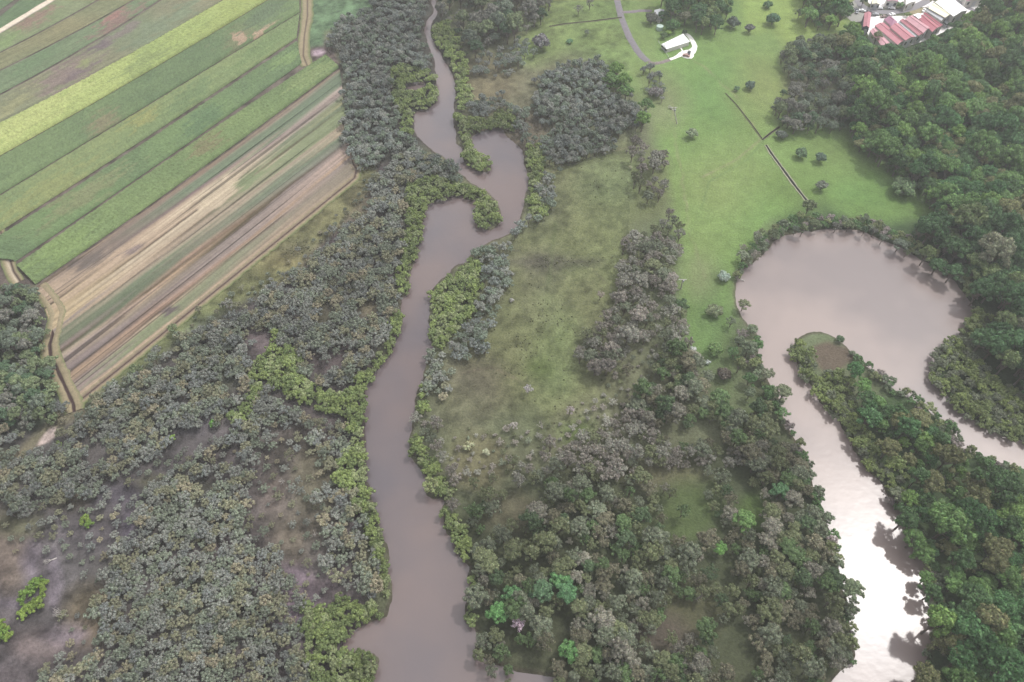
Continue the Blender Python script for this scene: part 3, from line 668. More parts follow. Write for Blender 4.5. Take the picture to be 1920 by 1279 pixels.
W = [
 ('lime', {'lime':1}, 2.3, [(735,125),(760,120),(800,130),(815,145),(790,152),(757,152),(757,166),(775,170),(815,160),(820,185),(800,200),(772,200),(772,250),(755,250),(750,210),(740,180),(732,150)], T_LIME, 'beside the small pool on the upper river'),
 ('lime', {'lime':1}, 2.2, [(765,345),(800,330),(850,335),(880,345),(905,355),(932,385),(936,410),(920,430),(897,420),(891,395),(895,377),(860,362),(815,375),(797,380),(795,420),(785,465),(770,500),(766,545),(752,550),(745,520),(755,450),(765,400)], T_LIME, 'on the hooked bank in the middle river'),
 ('lime', {'lime':1}, 2.2, [(505,620),(515,625),(520,650),(545,655),(563,650),(563,665),(555,700),(590,720),(640,740),(660,725),(690,690),(715,660),(733,640),(735,590),(750,590),(755,610),(738,637),(733,660),(715,680),(698,708),(685,714),(682,800),(685,890),(692,930),(678,935),(655,890),(635,890),(632,870),(658,830),(658,785),(640,775),(590,760),(545,745),(510,722),(480,755),(468,785),(430,790),(425,775),(460,750),(465,700),(480,670),(508,650)], T_LIME, 'along the side channel left of the river'),
 ('lime', {'lime':1}, 2.2, [(640,870),(680,870),(690,930),(706,985),(718,1015),(724,1060),(729,1120),(722,1124),(712,1060),(696,1010),(676,960),(650,920),(630,895)], T_LIME, 'on the left bank of the lower river'),
 ('lime', {'lime':1}, 2.2, [(570,1130),(600,1140),(640,1120),(690,1130),(719,1150),(700,1162),(665,1176),(645,1200),(655,1215),(703,1232),(695,1300),(590,1300),(575,1230),(575,1180),(560,1140)], T_LIME, 'around the river inlet at the bottom'),
 ('lime', {'lime':1}, 2.4, [(815,42),(840,40),(860,70),(870,100),(880,140),(865,160),(885,165),(885,190),(865,205),(857,190),(857,150),(845,120),(832,98),(819,80),(812,60)], T_LIME, 'right of the narrow upper river'),
 ('lime', {'lime':1}, 2.2, [(855,215),(870,215),(910,225),(940,205),(965,215),(968,245),(945,236),(905,240),(880,250),(886,280),(920,300),(920,318),(905,320),(872,305),(869,285),(870,265),(860,240)], T_LIME, 'on the finger of bank between two river bends'),
 ('lime', {'lime':1}, 2.3, [(988,275),(1010,270),(1020,300),(1010,330),(1012,370),(1030,385),(1025,410),(997,410),(989,390),(992,350),(994,325),(987,300)], T_LIME, 'on the outer bank of the river bend'),
 ('lime', {'lime':1}, 2.15, [(878,478),(895,480),(900,505),(905,550),(885,580),(860,610),(840,640),(820,652),(809,632),(808,600),(810,555),(827,527),(852,506),(875,499)], T_LIME, 'in the round green block by the river'),
 ('lime', {'lime':1}, 2.3, [(782,738),(796,720),(800,770),(786,775)], T_LIME, 'in the small clump on the right bank'),
 ('lime', {'lime':1}, 2.2, [(772,815),(785,810),(800,850),(830,880),(850,920),(845,945),(870,975),(880,1010),(875,1048),(858,1032),(852,1010),(842,995),(834,970),(832,950),(842,939),(826,926),(812,930),(803,920),(800,905),(810,893),(790,875),(772,850)], T_LIME, 'on the right bank of the lower river'),
 ('lime', {'lime':1}, 2.4, [(878,1070),(890,1068),(892,1092),(884,1095)], T_LIME, 'in the tiny lime tuft on the lower right bank'),
 ('lime', {'lime':1}, 2.4, [(872,1132),(888,1126),(892,1165),(876,1160)], T_LIME, 'at the forest corner by the river mouth'),
 ('lime', {'lime':1}, 2.3, [(55,1082),(82,1072),(80,1100),(76,1135),(60,1152),(32,1150),(40,1110)], T_LIMEB, 'on the mud creek at the lower left'),
 ('lime', {'lime':1}, 2.6, [(156,975),(170,972),(180,988),(170,993),(158,985)], T_LIMEB, 'alone on the mauve mud flat'),
 ('lime', {'lime':1}, 2.6, [(42,1162),(56,1162),(70,1185),(56,1184)], T_LIMEB, 'in the pair below the mud creek clump'),
 ('lime', {'lime':1}, 2.4, [(-10,1168),(12,1172),(12,1195),(-10,1205)], T_LIMEB, 'at the left edge beside the mud creek'),
 ('lime', {'lime':.8,'mangrove':.2}, 2.4, [(1480,640),(1500,630),(1520,670),(1540,700),(1562,692),(1600,720),(1600,760),(1640,830),(1640,860),(1685,865),(1700,900),(1690,945),(1665,905),(1628,878),(1600,834),(1580,796),(1555,770),(1534,744),(1510,712),(1484,674)], T_SPITL, 'along the left edge of the wooded spit'),
 ('lime', {'lime':1}, 2.3, [(1828,575),(1860,590),(1820,655),(1870,705),(1920,735),(1950,760),(1950,838),(1890,820),(1850,804),(1812,780),(1764,733),(1746,704),(1748,672),(1762,650),(1798,624),(1814,604)], T_SPITL, 'on the right bank of the pale river bend'),
 ('fringe', {'mangrove':.12,'lime':.88}, 2.5, [(1385,520),(1392,500),(1420,478),(1436,462),(1444,446),(1484,428),(1530,421),(1580,419),(1640,432),(1700,462),(1756,494),(1800,524),(1834,572),(1838,556),(1806,505),(1756,475),(1700,442),(1640,412),(1580,400),(1530,402),(1484,408),(1436,430),(1410,465),(1388,492)], T_BANK, 'at the waterline round the top of the pale bend'),
 ('fringe', {'mangrove':.12,'lime':.88}, 2.6, [(1412,608),(1424,625),(1424,661),(1437,700),(1452,724),(1468,750),(1470,770),(1480,794),(1494,820),(1512,841),(1524,855),(1526,880),(1532,910),(1548,935),(1558,975),(1570,1002),(1574,1029),(1580,1052),(1588,1106),(1600,1130),(1600,1172),(1606,1209),(1610,1240),(1590,1240),(1585,1110),(1565,1060),(1545,1000),(1525,930),(1505,880),(1490,830),(1460,790),(1440,740),(1410,680)], T_BANK, 'at the waterline left of the narrow pale reach'),
 ('fringe', {'mangrove':.12,'lime':.88}, 2.6, [(1660,905),(1668,935),(1690,965),(1712,1005),(1730,1040),(1744,1080),(1746,1130),(1745,1170),(1736,1220),(1720,1275),(1745,1275),(1760,1220),(1768,1150),(1765,1080),(1745,1020),(1710,960),(1690,920)], T_BANK, 'at the waterline right of the glaring water'),
 ('fringe', {'mangrove':.12,'lime':.88}, 2.8, [(1590,655),(1614,662),(1640,682),(1680,712),(1727,746),(1761,775),(1800,808),(1806,832),(1860,855),(1915,876),(1915,890),(1850,880),(1790,840),(1740,780),(1680,740),(1620,690)], T_BANK, 'at the waterline on the right side of the wooded spit'),
 ('slate', {'mangrove':1}, 2.7, [(752,255),(775,258),(792,270),(808,284),(838,304),(860,326),(882,346),(850,340),(800,320),(770,290)], T_SLATE, 'on the bare slope left of the first river bend'),
 # grey mangroves
 ('slate', {'sheoak':.55,'mangrove':.45}, 2.75, [(615,55),(640,45),(690,20),(700,-40),(812,-40),(800,20),(793,45),(795,75),(808,110),(815,125),(780,128),(750,120),(735,135),(745,200),(752,250),(770,262),(740,280),(700,312),(665,312),(645,270),(640,200),(650,160),(640,110),(612,85)], T_SLATE, 'on the left bank of the upper river'),
 ('grey', {'mangrove':1}, 2.58, [(10,850),(60,835),(100,835),(125,800),(150,770),(250,690),(330,635),(400,600),(470,590),(490,560),(560,510),(620,440),(690,400),(700,330),(760,280),(795,275),(850,320),(880,345),(850,340),(800,335),(765,350),(765,400),(750,470),(742,520),(748,560),(740,600),(710,660),(650,720),(600,715),(560,700),(565,660),(520,645),(500,620),(460,640),(470,690),(455,745),(400,790),(330,800),(300,860),(250,880),(150,930),(60,960),(-40,960),(-60,860)], T_GREY, 'between the ploughed field and the side channel'),
 ('grey', {'mangrove':1}, 2.49, [(430,800),(500,730),(540,750),(640,785),(655,830),(640,850),(600,800),(500,790),(470,900),(450,1000),(520,1020),(540,1080),(560,1140),(570,1210),(590,1300),(60,1300),(100,1240),(200,1210),(190,1150),(210,1080),(200,1030),(250,950),(310,880),(360,850),(420,820)], T_GREY, 'in the dense stand at the lower left'),
 ('greyopen', {'mangrove':1}, 3.0, [(600,790),(650,790),(650,850),(690,950),(712,1020),(720,1120),(690,1125),(640,1118),(610,1060),(600,980),(620,900),(600,850),(560,830)], T_GREY, 'between the mud and the lower river'),
 ('greysparse', {'mangrove':.85,'paperbark':.15}, 5.0, [(480,800),(620,800),(620,1000),(600,1100),(560,1280),(480,1200),(450,1000)], T_GREY, 'scattered over the brown mud flat'),
 ('greysparse', {'mangrove':1}, 4.0, [(60,900),(200,900),(300,880),(230,980),(180,1040),(120,1010),(40,1000)], T_GREY, 'on the mauve mud flats at the left'),
 ('greysparse', {'mangrove':1}, 3.9, [(420,800),(660,800),(700,960),(710,1110),(600,1130),(500,1120),(440,1000)], T_GREY, 'in the thin cover round the brown mud flat'),
 ('greysparse', {'mangrove':1}, 4.6, [(-40,870),(120,860),(320,830),(420,800),(300,900),(230,960),(220,1060),(200,1120),(180,1200),(120,1230),(100,1160),(180,1130),(190,1060),(120,1050),(-40,1010)], T_GREY, 'in the thin cover over the mauve mud flats'),
 ('greysparse', {'mangrove':.7,'shrub':.3}, 3.6, [(820,820),(860,800),(1000,800),(1100,760),(1140,700),(1180,640),(1240,640),(1200,760),(1100,820),(980,890),(880,900)], T_PAP, 'in the thin scrub at the foot of the meadow'),
 ('greysparse', {'mangrove':.7,'shrub':.3}, 4.2, [(250,690),(340,620),(420,560),(520,490),(610,420),(700,330),(720,380),(620,470),(500,570),(400,620),(300,700)], T_GREY, 'in the thin scrub on the rough grass below the fields'),
 ('greysparse', {'mangrove':1}, 4.5, [(130,1030),(210,1040),(230,1080),(200,1100),(150,1090)], T_GREY, 'in the loose clump on the muddy creek'),
 ('mixleft', {'forest':.4,'mangrove':.6}, 3.1, [(-60,524),(55,530),(72,560),(86,590),(80,640),(80,680),(96,730),(108,768),(60,790),(-60,790)], T_GOL, 'beside the drain at the left edge'),
 ('grey', {'mangrove':1}, 2.75, [(-60,740),(60,760),(115,775),(60,810),(20,830),(-60,850)], T_GREY, 'left of the sandy clearing'),
 ('mixleft', {'mangrove':.6,'shrub':.4}, 4.5, [(350,600),(420,570),(480,560),(470,600),(400,640),(330,680),(280,700),(230,700),(300,650)], T_GOL, 'at the rough edge below the ploughed field'),
 ('mixleft', {'mangrove':.5,'shrub':.5}, 6.0, [(640,380),(690,340),(700,330),(700,420),(640,440)], T_GREY, 'on the rough grass by the field corner'),
 # centre
 ('slate', {'mangrove':.7,'sheoak':.3}, 2.84, [(890,480),(910,460),(958,445),(957,500),(945,550),(925,600),(905,655),(870,665),(835,665),(865,615),(900,560),(905,520)], T_SLATE, 'right of the round green block'),
 ('grey', {'mangrove':1}, 2.92, [(812,665),(850,660),(850,720),(835,750),(805,745),(796,715)], T_GREY, 'on the river bank below the green block'),
 ('grey', {'mangrove':.6,'paperbark':.4}, 3.6, [(783,780),(820,780),(835,830),(862,880),(872,950),(895,1000),(880,1010),(872,965),(845,910),(835,880),(800,845),(785,810)], T_PAP, 'between the meadow and the lower river'),
 ('upmix', {'sheoak':.3,'mangrove':.3,'forest':.4}, 5.0, [(822,-40),(1030,-40),(1030,25),(990,50),(975,75),(900,70),(885,100),(870,90),(845,45),(822,25)], T_GOL, 'right of the river at the top of the view'),
 ('slate', {'mangrove':.8,'sheoak':.2}, 4.4, [(880,90),(930,100),(960,80),(1010,70),(1030,95),(990,110),(960,140),(900,140),(885,130)], T_SLATE, 'in the loose scrub right of the upper river'),
 ('slate', {'sheoak':.6,'mangrove':.4}, 2.58, [(1005,150),(1060,112),(1120,108),(1140,170),(1170,185),(1215,220),(1195,235),(1170,250),(1130,285),(1080,305),(1045,312),(1020,300),(1005,275),(1030,235),(1000,210),(998,178)], T_SLATE, 'in the large grey grove in mid meadow'),
 ('dark', {'forest':1}, 5.0, [(1105,115),(1165,125),(1178,165),(1150,180),(1110,160)], T_FOR, 'on top of the large grey grove'),
 ('dark', {'forest':1}, 5.0, [(1180,170),(1220,185),(1222,215),(1195,232),(1178,205)], T_FOR, 'at the right tip of the grey grove'),
 ('slate', {'mangrove':.8,'sheoak':.2}, 2.92, [(885,195),(920,180),(965,178),(985,215),(985,255),(1010,270),(985,272),(970,240),(960,210),(935,200),(905,222),(880,215)], T_SLATE, 'above the second river bend'),
 ('slate', {'mangrove':.8,'sheoak':.2}, 2.92, [(1012,270),(1045,300),(1030,310),(1040,340),(1040,395),(1010,415),(970,440),(965,425),(995,412),(1025,410),(1030,385),(1012,365),(1015,320)], T_SLATE, 'between the river bend and the meadow'),
 ('pap', {'paperbark':.8,'forest':.2}, 5.6, [(1185,290),(1240,280),(1260,320),(1265,400),(1275,440),(1240,420),(1250,370),(1215,360),(1190,345)], T_PAP, 'in the broken row above the meadow belt'),
 ('slate', {'mangrove':.6,'sheoak':.4}, 4.0, [(1210,120),(1238,130),(1240,180),(1220,185),(1210,160)], T_SLATE, 'below the lane by the grey grove'),
 ('pap', {'mangrove':.7,'paperbark':.3}, 4.6, [(1175,232),(1205,225),(1212,285),(1180,275)], T_PAP, 'below the dark tip of the grey grove'),
 ('pap', {'paperbark':.85,'forest':.15}, 3.6, [(1185,430),(1230,405),(1272,430),(1262,500),(1268,560),(1288,590),(1295,650),(1240,640),(1190,650),(1130,690),(1100,690),(1085,640),(1110,600),(1150,590),(1150,520),(1165,470)], T_PAP, 'in the grey belt right of the meadow'),
 ('pap', {'paperbark':.5,'forest':.5}, 3.8, [(1200,650),(1295,650),(1335,720),(1390,770),(1400,840),(1290,850),(1200,760),(1150,720)], T_MIX, 'in the dark middle of the belt'),
 ('pap', {'paperbark':.9,'mangrove':.1}, 3.4, [(1130,745),(1200,745),(1290,840),(1390,845),(1340,885),(1250,870),(1150,895),(1060,880),(960,905),(900,885),(960,850),(1010,840),(1050,800),(1060,775)], T_PAP, 'in the pale stand below the meadow'),
 ('mix', {'paperbark':.5,'forest':.3,'mangrove':.2}, 3.9, [(880,905),(960,910),(1060,890),(1150,900),(1250,880),(1340,890),(1400,850),(1410,960),(1430,1060),(1200,1100),(1000,1060),(900,1010)], T_MIX, 'in the open bush right of the lower river'),
 ('mixd', {'paperbark':.45,'forest':.4,'mangrove':.15}, 3.7, [(895,1010),(1000,1060),(1200,1090),(1430,1050),(1430,1300),(1080,1305),(1000,1285),(950,1280),(905,1255),(888,1220),(892,1170),(880,1135),(890,1100)], T_MIX, 'in the bush at the bottom of the view'),
 ('bank', {'forest':.65,'paperbark':.35}, 3.9, [(1400,840),(1420,760),(1440,750),(1460,800),(1505,850),(1510,900),(1535,960),(1555,1010),(1565,1060),(1580,1140),(1585,1230),(1560,1262),(1540,1300),(1430,1300),(1425,1060),(1400,960)], T_MIX, 'on the left bank of the glaring water'),
 ('bank', {'forest':.6,'paperbark':.4}, 5.0, [(1375,590),(1400,600),(1415,625),(1418,665),(1435,700),(1455,740),(1440,770),(1420,790),(1410,740),(1390,690),(1368,680),(1370,640)], T_BANK, 'on the grassy bank of the pale bend'),
 # east
 ('dull', {'paperbark':.4,'forest':.6}, 4.2, [(1470,75),(1520,65),(1560,75),(1590,120),(1600,200),(1585,235),(1520,240),(1490,240),(1460,210),(1460,170),(1490,140),(1462,100)], T_GOL, 'at the grey corner of the eastern forest'),
 ('dark', {'forest':1}, 4.6, [(1560,65),(1580,60),(1610,64),(1633,96),(1660,104),(1690,108),(1728,97),(1750,76),(1778,64),(1800,45),(1830,35),(1860,28),(1890,-30),(2040,-40),(2040,420),(1720,400),(1765,395),(1745,355),(1700,330),(1650,285),(1600,245),(1590,120)], T_FOR, 'in the eastern forest below the red roofs'),
 ('dark', {'forest':1}, 4.6, [(1765,395),(2040,400),(2040,800),(1930,770),(1880,735),(1850,700),(1830,650),(1860,600),(1838,570),(1800,520),(1755,490),(1700,450),(1740,415)], T_FORD, 'in the eastern forest above the pale bend'),
 ('bank', {'paperbark':.5,'forest':.5}, 4.5, [(1445,420),(1520,380),(1560,385),(1620,405),(1680,420),(1740,415),(1720,470),(1680,450),(1640,435),(1600,420),(1540,420),(1490,428),(1450,445)], T_GOL, 'at the top of the pale river bend'),
 ('bank', {'paperbark':.8,'forest':.2}, 4.0, [(1395,440),(1445,420),(1450,450),(1425,475),(1405,492),(1390,495),(1390,465)], T_PAP, 'at the upper left corner of the pale bend'),
 ('dark', {'forest':1}, 4.6, [(1560,684),(1606,676),(1630,702),(1684,750),(1724,775),(1758,805),(1788,840),(1810,862),(1860,884),(1920,900),(2040,920),(2040,1300),(1730,1300),(1735,1220),(1748,1160),(1745,1090),(1722,1030),(1700,990),(1690,945),(1705,900),(1690,865),(1645,855),(1605,770)], T_FOR, 'in the forest right of the glaring water'),
 ('slate', {'forest':.55,'mangrove':.45}, 5.0, [(1240,-40),(1290,-40),(1295,20),(1285,45),(1250,45),(1240,20)], T_FORD, 'beside the grey roofed shed'),
 ('dark', {'forest':1}, 5.0, [(1308,-40),(1370,-40),(1370,10),(1345,50),(1310,50),(1302,25)], T_FORD, 'in the round clump right of the white house'),
 ('dark', {'forest':.8,'paperbark':.2}, 5.2, [(1505,-40),(1590,-40),(1600,10),(1585,28),(1550,45),(1515,30)], T_FOR, 'in the clump left of the car park'),
]
rsT = np.random.RandomState(77)
occ = {}
def free(x, y, r):
    c = 3.0; ix, iy = int(x // c), int(y // c)
    for a in range(ix - 2, ix + 3):
        for b in range(iy - 2, iy + 3):
            for (u, v, q) in occ.get((a, b), ()):
                if (u - x) ** 2 + (v - y) ** 2 < (q + r) ** 2: return False
    occ.setdefault((ix, iy), []).append((x, y, r)); return True
TREES = {k: [] for k in KIND}
def water_near(x, y):
    return inside(np.array([x]), np.array([y]), RIVER_W)[0] or inside(np.array([x]), np.array([y]), CREEK_W)[0]
HOLES = [[(590,570),(625,560),(620,600),(590,610)],[(660,570),(710,560),(715,595),(670,600)],[(455,620),(500,610),(530,650),(480,690),(460,660)],[(570,660),(640,650),(640,700),(590,700)],
 [(1200,870),(1330,870),(1340,905),(1230,905)],[(1370,880),(1440,880),(1440,1000),(1395,1000)],[(1260,1120),(1340,1110),(1350,1180),(1270,1190)],[(1190,1170),(1260,1160),(1250,1220),(1190,1210)],[(920,940),(990,930),(990,975),(930,980)],[(1240,930),(1330,930),(1320,1000),(1250,990)],
 [(300,645),(345,640),(330,690),(290,690)]]
def drop(w_, x):
    return w_
def pick(ts, rs):
    ws = np.array([t[2] for t in ts], float); return ts[rs.choice(len(ts), p=ws / ws.sum())]

KT = 1.32
OCCR = {'mangrove': 1.5, 'lime': 1.4, 'forest': 2.6, 'paperbark': 2.0, 'bush': 2.0, 'shrub': .9, 'sheoak': 1.4}
# named single trees: kind, px, py, scale, sRGB, label
SINGLES = [
 ('forest',1050,1085,.75,(92,150,78),'bright green rounded tree, topmost of the vivid cluster above the pink tree'),
 ('forest',1017,1110,.8,(84,122,78),'blue green rounded tree in the vivid cluster above the pink tree'),
 ('forest',1063,1105,.85,(84,138,80),'glossy green tree right of the blue green one in the vivid cluster'),
 ('forest',935,1150,.75,(92,152,72),'vivid green tree left of the pink flowering tree'),
 ('forest',960,1112,.7,(82,134,72),'narrow vivid green tree above the pink flowering tree'),
 ('forest',1067,1220,.75,(88,142,66),'vivid green tree standing alone near the bottom edge'),
 ('forest',1398,975,.8,(104,146,66),'round yellow green tree in the small grassy clearing'),
 ('forest',1350,1028,.55,(104,158,66),'small vivid green tree between grey crowns left of the glare'),
 ('forest',1465,920,.8,(80,128,74),'rich green tree among grey crowns above the glare'),
 ('forest',1175,1008,.8,(86,112,70),'green rounded crown at the middle of the open bush'),
 ('forest',1105,1062,.6,(82,110,66),'small green crown right of the vivid cluster'),
 ('paperbark',972,1170,.8,(178,160,170),'pink flowering tree by the lower river mouth'),
 ('forest',1840,1000,.8,(86,136,72),'vivid green crown in the eastern forest by the right edge'),
 ('forest',1790,1165,1.0,(92,140,74),'broad vivid green crown in the lower right forest'),
 ('forest',1895,1175,.9,(96,142,78),'vivid green crown by the lower right edge'),
 ('forest',1830,1255,1.0,(86,130,70),'wide green crown in the bottom right corner'),
 ('forest',1900,915,1.0,(96,140,84),'pale green spreading tree where the pale river leaves the frame'),
 ('forest',1772,948,.75,(104,140,74),'round light green crown in the forest beside the glare'),
 ('forest',1748,1035,.5,(84,128,72),'small green crown leaning over the glaring water'),
 ('forest',1600,1105,.85,(110,128,86),'pale olive tree leaning out over the glaring water'),
 ('forest',1470,735,.7,(122,132,92),'pale olive tree leaning over the narrow pale reach'),
 ('forest',1440,700,.6,(122,130,96),'small pale olive tree on the bank above the narrow reach'),
 ('forest',1395,570,.55,(124,132,90),'light green tree overhanging the corner of the pale bend'),
 ('bush',1340,655,1.50,(96,118,72),'round green shrub tree on the grass left of the pale bend'),
 ('bush',1340,582,1.40,(112,120,92),'spreading grey green tree alone on the grass by the pale bend'),
 ('bush',1277,572,1.35,(74,92,62),'dark round tree at the right edge of the grey belt'),
 ('bush',1358,518,1.15,(142,154,142),'pale silvery bush on the paddock beside the pale bend'),
 ('bush',1357,702,1.35,(84,78,70),'dark brown bush in the grass gap by the pale reach'),
 ('shrub',1300,655,1.1,(178,180,176),'slim white barked sapling on the grass strip'),
 ('shrub',1328,678,.9,(168,172,168),'small white flowering shrub below the sapling'),
 ('bush',1407,160,1.30,(84,100,88),'dark oval tree in the upper paddock'),
 ('bush',1382,166,0.80,(98,122,92),'low green shrub left of the dark oval paddock tree'),
 ('bush',1503,287,1.40,(92,112,84),'round green bush at the upper left of the small paddock'),
 ('bush',1539,296,1.35,(82,100,84),'dark green bush in the middle of the small paddock'),
 ('bush',1541,349,1.35,(108,114,100),'grey bush in the lower small paddock'),
 ('bush',1695,350,2.30,(98,116,84),'big grey green tree on the paddock edge by the forest'),
 ('bush',1728,350,1.20,(88,108,78),'small round tree right of the big paddock edge tree'),
 ('bush',1297,250,1.40,(128,140,112),'faint pale bush below the white bore trough'),
 ('bush',1466,252,1.20,(94,100,92),'small grey tree at the end of the short drain'),
 ('bush',1375,42,1.80,(84,92,84),'dark grey tree right of the round clump'),
 ('bush',1406,54,1.40,(98,100,96),'grey tree with bare top in the upper paddock'),
 ('bush',1450,36,1.90,(74,100,76),'dark green bushy tree in the upper paddock'),
 ('bush',1440,8,1.20,(74,100,70),'small green tree at the top edge of the paddock'),
 ('bush',1222,35,1.80,(84,86,78),'dark rounded tree left of the grey roofed shed'),
 ('bush',1262,48,2.00,(70,98,58),'deep green tree behind the white house'),
 ('bush',1245,66,1.10,(84,104,68),'dark bush at the left gable of the white house'),
 ('bush',1254,62,0.90,(122,146,76),'light green bush behind the white house'),
 ('bush',1284,60,0.80,(66,80,58),'dark bush behind the right end of the white house'),
 ('bush',1015,78,2.30,(108,106,106),'broad grey tree left of the drain end'),
 ('bush',1068,77,0.80,(98,130,98),'small blue green bush in the upper meadow'),
 ('mangrove',1101,60,.8,(112,120,104),'lone thin grey tree below the straight drain'),
 ('paperbark',1085,15,.8,(122,124,112),'open crowned grey tree above the straight drain'),
 ('paperbark',1106,5,.9,(108,108,98),'dark stemmed tree above the straight drain'),
 ('paperbark',990,730,.62,(150,146,146),'pale grey tree alone in the lower meadow'),
 ('paperbark',1069,770,.6,(146,136,136),'pinkish grey tree at the lower right of the meadow'),
 ('paperbark',1126,553,.6,(140,132,122),'grey tree alone on the right side of the meadow'),
 ('shrub',960,562,.8,(148,146,140),'tiny pale bush on the left of the meadow'),
 ('shrub',1182,314,.8,(158,160,130),'tiny pale bush at the top right of the meadow'),
 ('paperbark',963,798,.55,(158,152,148),'small silvery tree at the bottom of the meadow'),
 ('shrub',880,833,1.6,(146,146,116),'pale yellowish bush at the lower left of the meadow'),
 ('shrub',912,848,1.1,(166,168,142),'creamy small bush below the meadow'),
 ('forest',1500,22,.6,(96,116,72),'light green tree left of the car park clump'),
 ('forest',1645,68,.75,(122,126,84),'yellowish tree overlapping the red sheds'),
 ('forest',1745,58,.55,(86,104,72),'pointed green tree in front of the red shed row'),
 ('forest',1600,52,.75,(84,106,78),'green tree left of the narrow red shed'),
 ('shrub',1704,26,1.5,(104,118,72),'green bush on the verge of the curved road'),
 ('forest',1620,0,.55,(78,104,72),'street tree at the road corner'),
 ('shrub',1690,8,2.0,(96,122,80),'leafy bush in the yard behind the curved road'),
 ('forest',1755,0,.6,(136,142,84),'yellow green tree between the road and the white sheds'),
 ('mangrove',805,910,1.5,(124,132,92),'pale green mangrove jutting into the lower river'),
 ('shrub',108,832,1.0,(108,122,74),'low green bush by the sandy clearing'),
 ('bush',1230,172,1.60,(112,108,106),'round grey tree below the bend of the lane'),
 ('bush',1575,636,0.80,(78,96,70),'dark round bush at the tip of the wooded spit'),
 ('mangrove',1002,150,.9,(104,106,104),'grey tree at the left tip of the grey grove'),
 ('lime',322,820,.8,(118,142,74),'small green bush on the mud below the ploughed field'),
 ('lime',398,794,.9,(98,136,70),'green bush left of the side channel end'),
]
NAMED = []
for (k, px, py, sc, rgb, lab) in SINGLES:
    x, y, _ = at(px, py, KIND[k]['zm'] * sc)
    g_ = sum(rgb) / 3; rgb = tuple((v * .66 + g_ * .34) * .97 for v in rgb) if k == 'forest' else rgb
    free(x, y, OCCR[k] * sc)
    NAMED.append(dict(k=k, x=x, y=y, s=sc, r=rsT.uniform(0, 6.28), v=rsT.randint(KIND[k]['nv']), tint=tuple(np.array(lin(rgb, KT * 1.05))), label=lab, sq=1.0))

for zi, (zn, mix, sp, poly, tints, phrase) in enumerate(W):
    zk = list(mix); zp = np.array([mix[k] for k in zk]); zp = zp / zp.sum()
    zm = sum(KIND[k]['zm'] * p for k, p in zip(zk, zp))
    wp = [at(x, y, zm)[:2] for x, y in poly]
    xs = [p[0] for p in wp]; ys = [p[1] for p in wp]
    gx, gy = np.meshgrid(np.arange(min(xs), max(xs) + sp, sp), np.arange(min(ys), max(ys) + sp * .87, sp * .87))
    gx = gx + (np.arange(gx.shape[0]) % 2)[:, None] * sp * .5
    gx = (gx + rsT.uniform(-.34, .34, gx.shape) * sp).ravel(); gy = (gy + rsT.uniform(-.34, .34, gy.shape) * sp).ravel()
    am = 1.2 if zn in ('lime', 'fringe', 'dark', 'bank') else 3.5 if zn in ('mixd', 'dull') else 6.0
    jx = (fbm(gx * .13 + 31, gy * .13, 3) - .5) * 2 * am; jy = (fbm(gx * .13, gy * .13 + 57, 3) - .5) * 2 * am
    wet = inside(gx, gy, RIVER_W) | inside(gx, gy, CREEK_W)
    ok = np.where(wet, inside(gx, gy, wp), inside(gx + jx, gy + jy, wp))
    gx, gy = gx[ok], gy[ok]
    tone = fbm(gx * .03 + 3 * zi, gy * .03, 3)
    sparse = zn in ('greysparse',)
    pxs, pys = topx(gx, gy, zm)
    hm_ = np.zeros(gx.shape, bool)
    for h in HOLES: hm_ |= inside(pxs, pys, h)
    gap = fbm(gx * .045 + 7, gy * .045, 3)
    wat = inside(gx, gy, RIVER_W) | inside(gx, gy, CREEK_W)
    for x, y, tn, hx, hy, hol, gp, wt in zip(gx, gy, tone, pxs, pys, hm_, gap, wat):
        if zn != 'lime' and hol and rsT.rand() < .88: continue
        if zn in ('mix', 'pap', 'upmix', 'mixleft_') and gp < (.42 if zn == 'mix' else .29): continue
        if zn == 'mixd' and gp < .33: continue
        if zn == 'grey' and gp < .235: continue
        if not free(x, y, sp * .36): continue
        k = zk[rsT.choice(len(zk), p=zp)]
        t = pick(tints, rsT)
        if (k == 'forest' and zn == 'mix') and t[0] in ('pinkish grey',): t = tints[3]
        sc = ((rsT.uniform(.45, .9) if zn in ('mix', 'mixd', 'pap', 'bank', 'dull') else rsT.uniform(.6, 1.35)) if k == 'forest' else rsT.uniform(.55, 1.0) if k == 'paperbark' else rsT.uniform(.62, 1.28)) if not sparse else rsT.uniform(.32, .8)
        if zn in ('dark',) and rsT.rand() < .18: sc *= 1.3
        if zn == 'mixleft' and k == 'forest': sc *= .62
        if k == 'mangrove' and zn == 'grey' and hy > 780: sc *= .88
        if phrase == 'in the forest right of the glaring water' and hy < 905: sc *= .66
        if wt: sc *= .8
        c = np.array(lin(t[1], KT * (.98 if k == 'lime' else .9 if k == 'paperbark' else 1.3 if zn == 'dark' else 1.22 if zn == 'slate' else 1.28 if (zn == 'grey' and hy < 780) else 1.22 if k == 'mangrove' else 1.06))) * rsT.uniform(.9, 1.1) * (1 + (tn - .5) * .9)
        TREES[k].append(dict(x=x, y=y, s=sc, r=rsT.uniform(0, 6.28), v=rsT.randint(KIND[k]['nv']), tint=tuple(c), word=t[0], ph=phrase, sq=rsT.uniform(.75, 1.35)))
CATN = {'mangrove': 'mangrove', 'lime': 'mangrove', 'forest': 'tree', 'paperbark': 'tree', 'sheoak': 'tree', 'shrub': 'shrub', 'bush': 'tree'}
def ground_z(x, y): return -.05
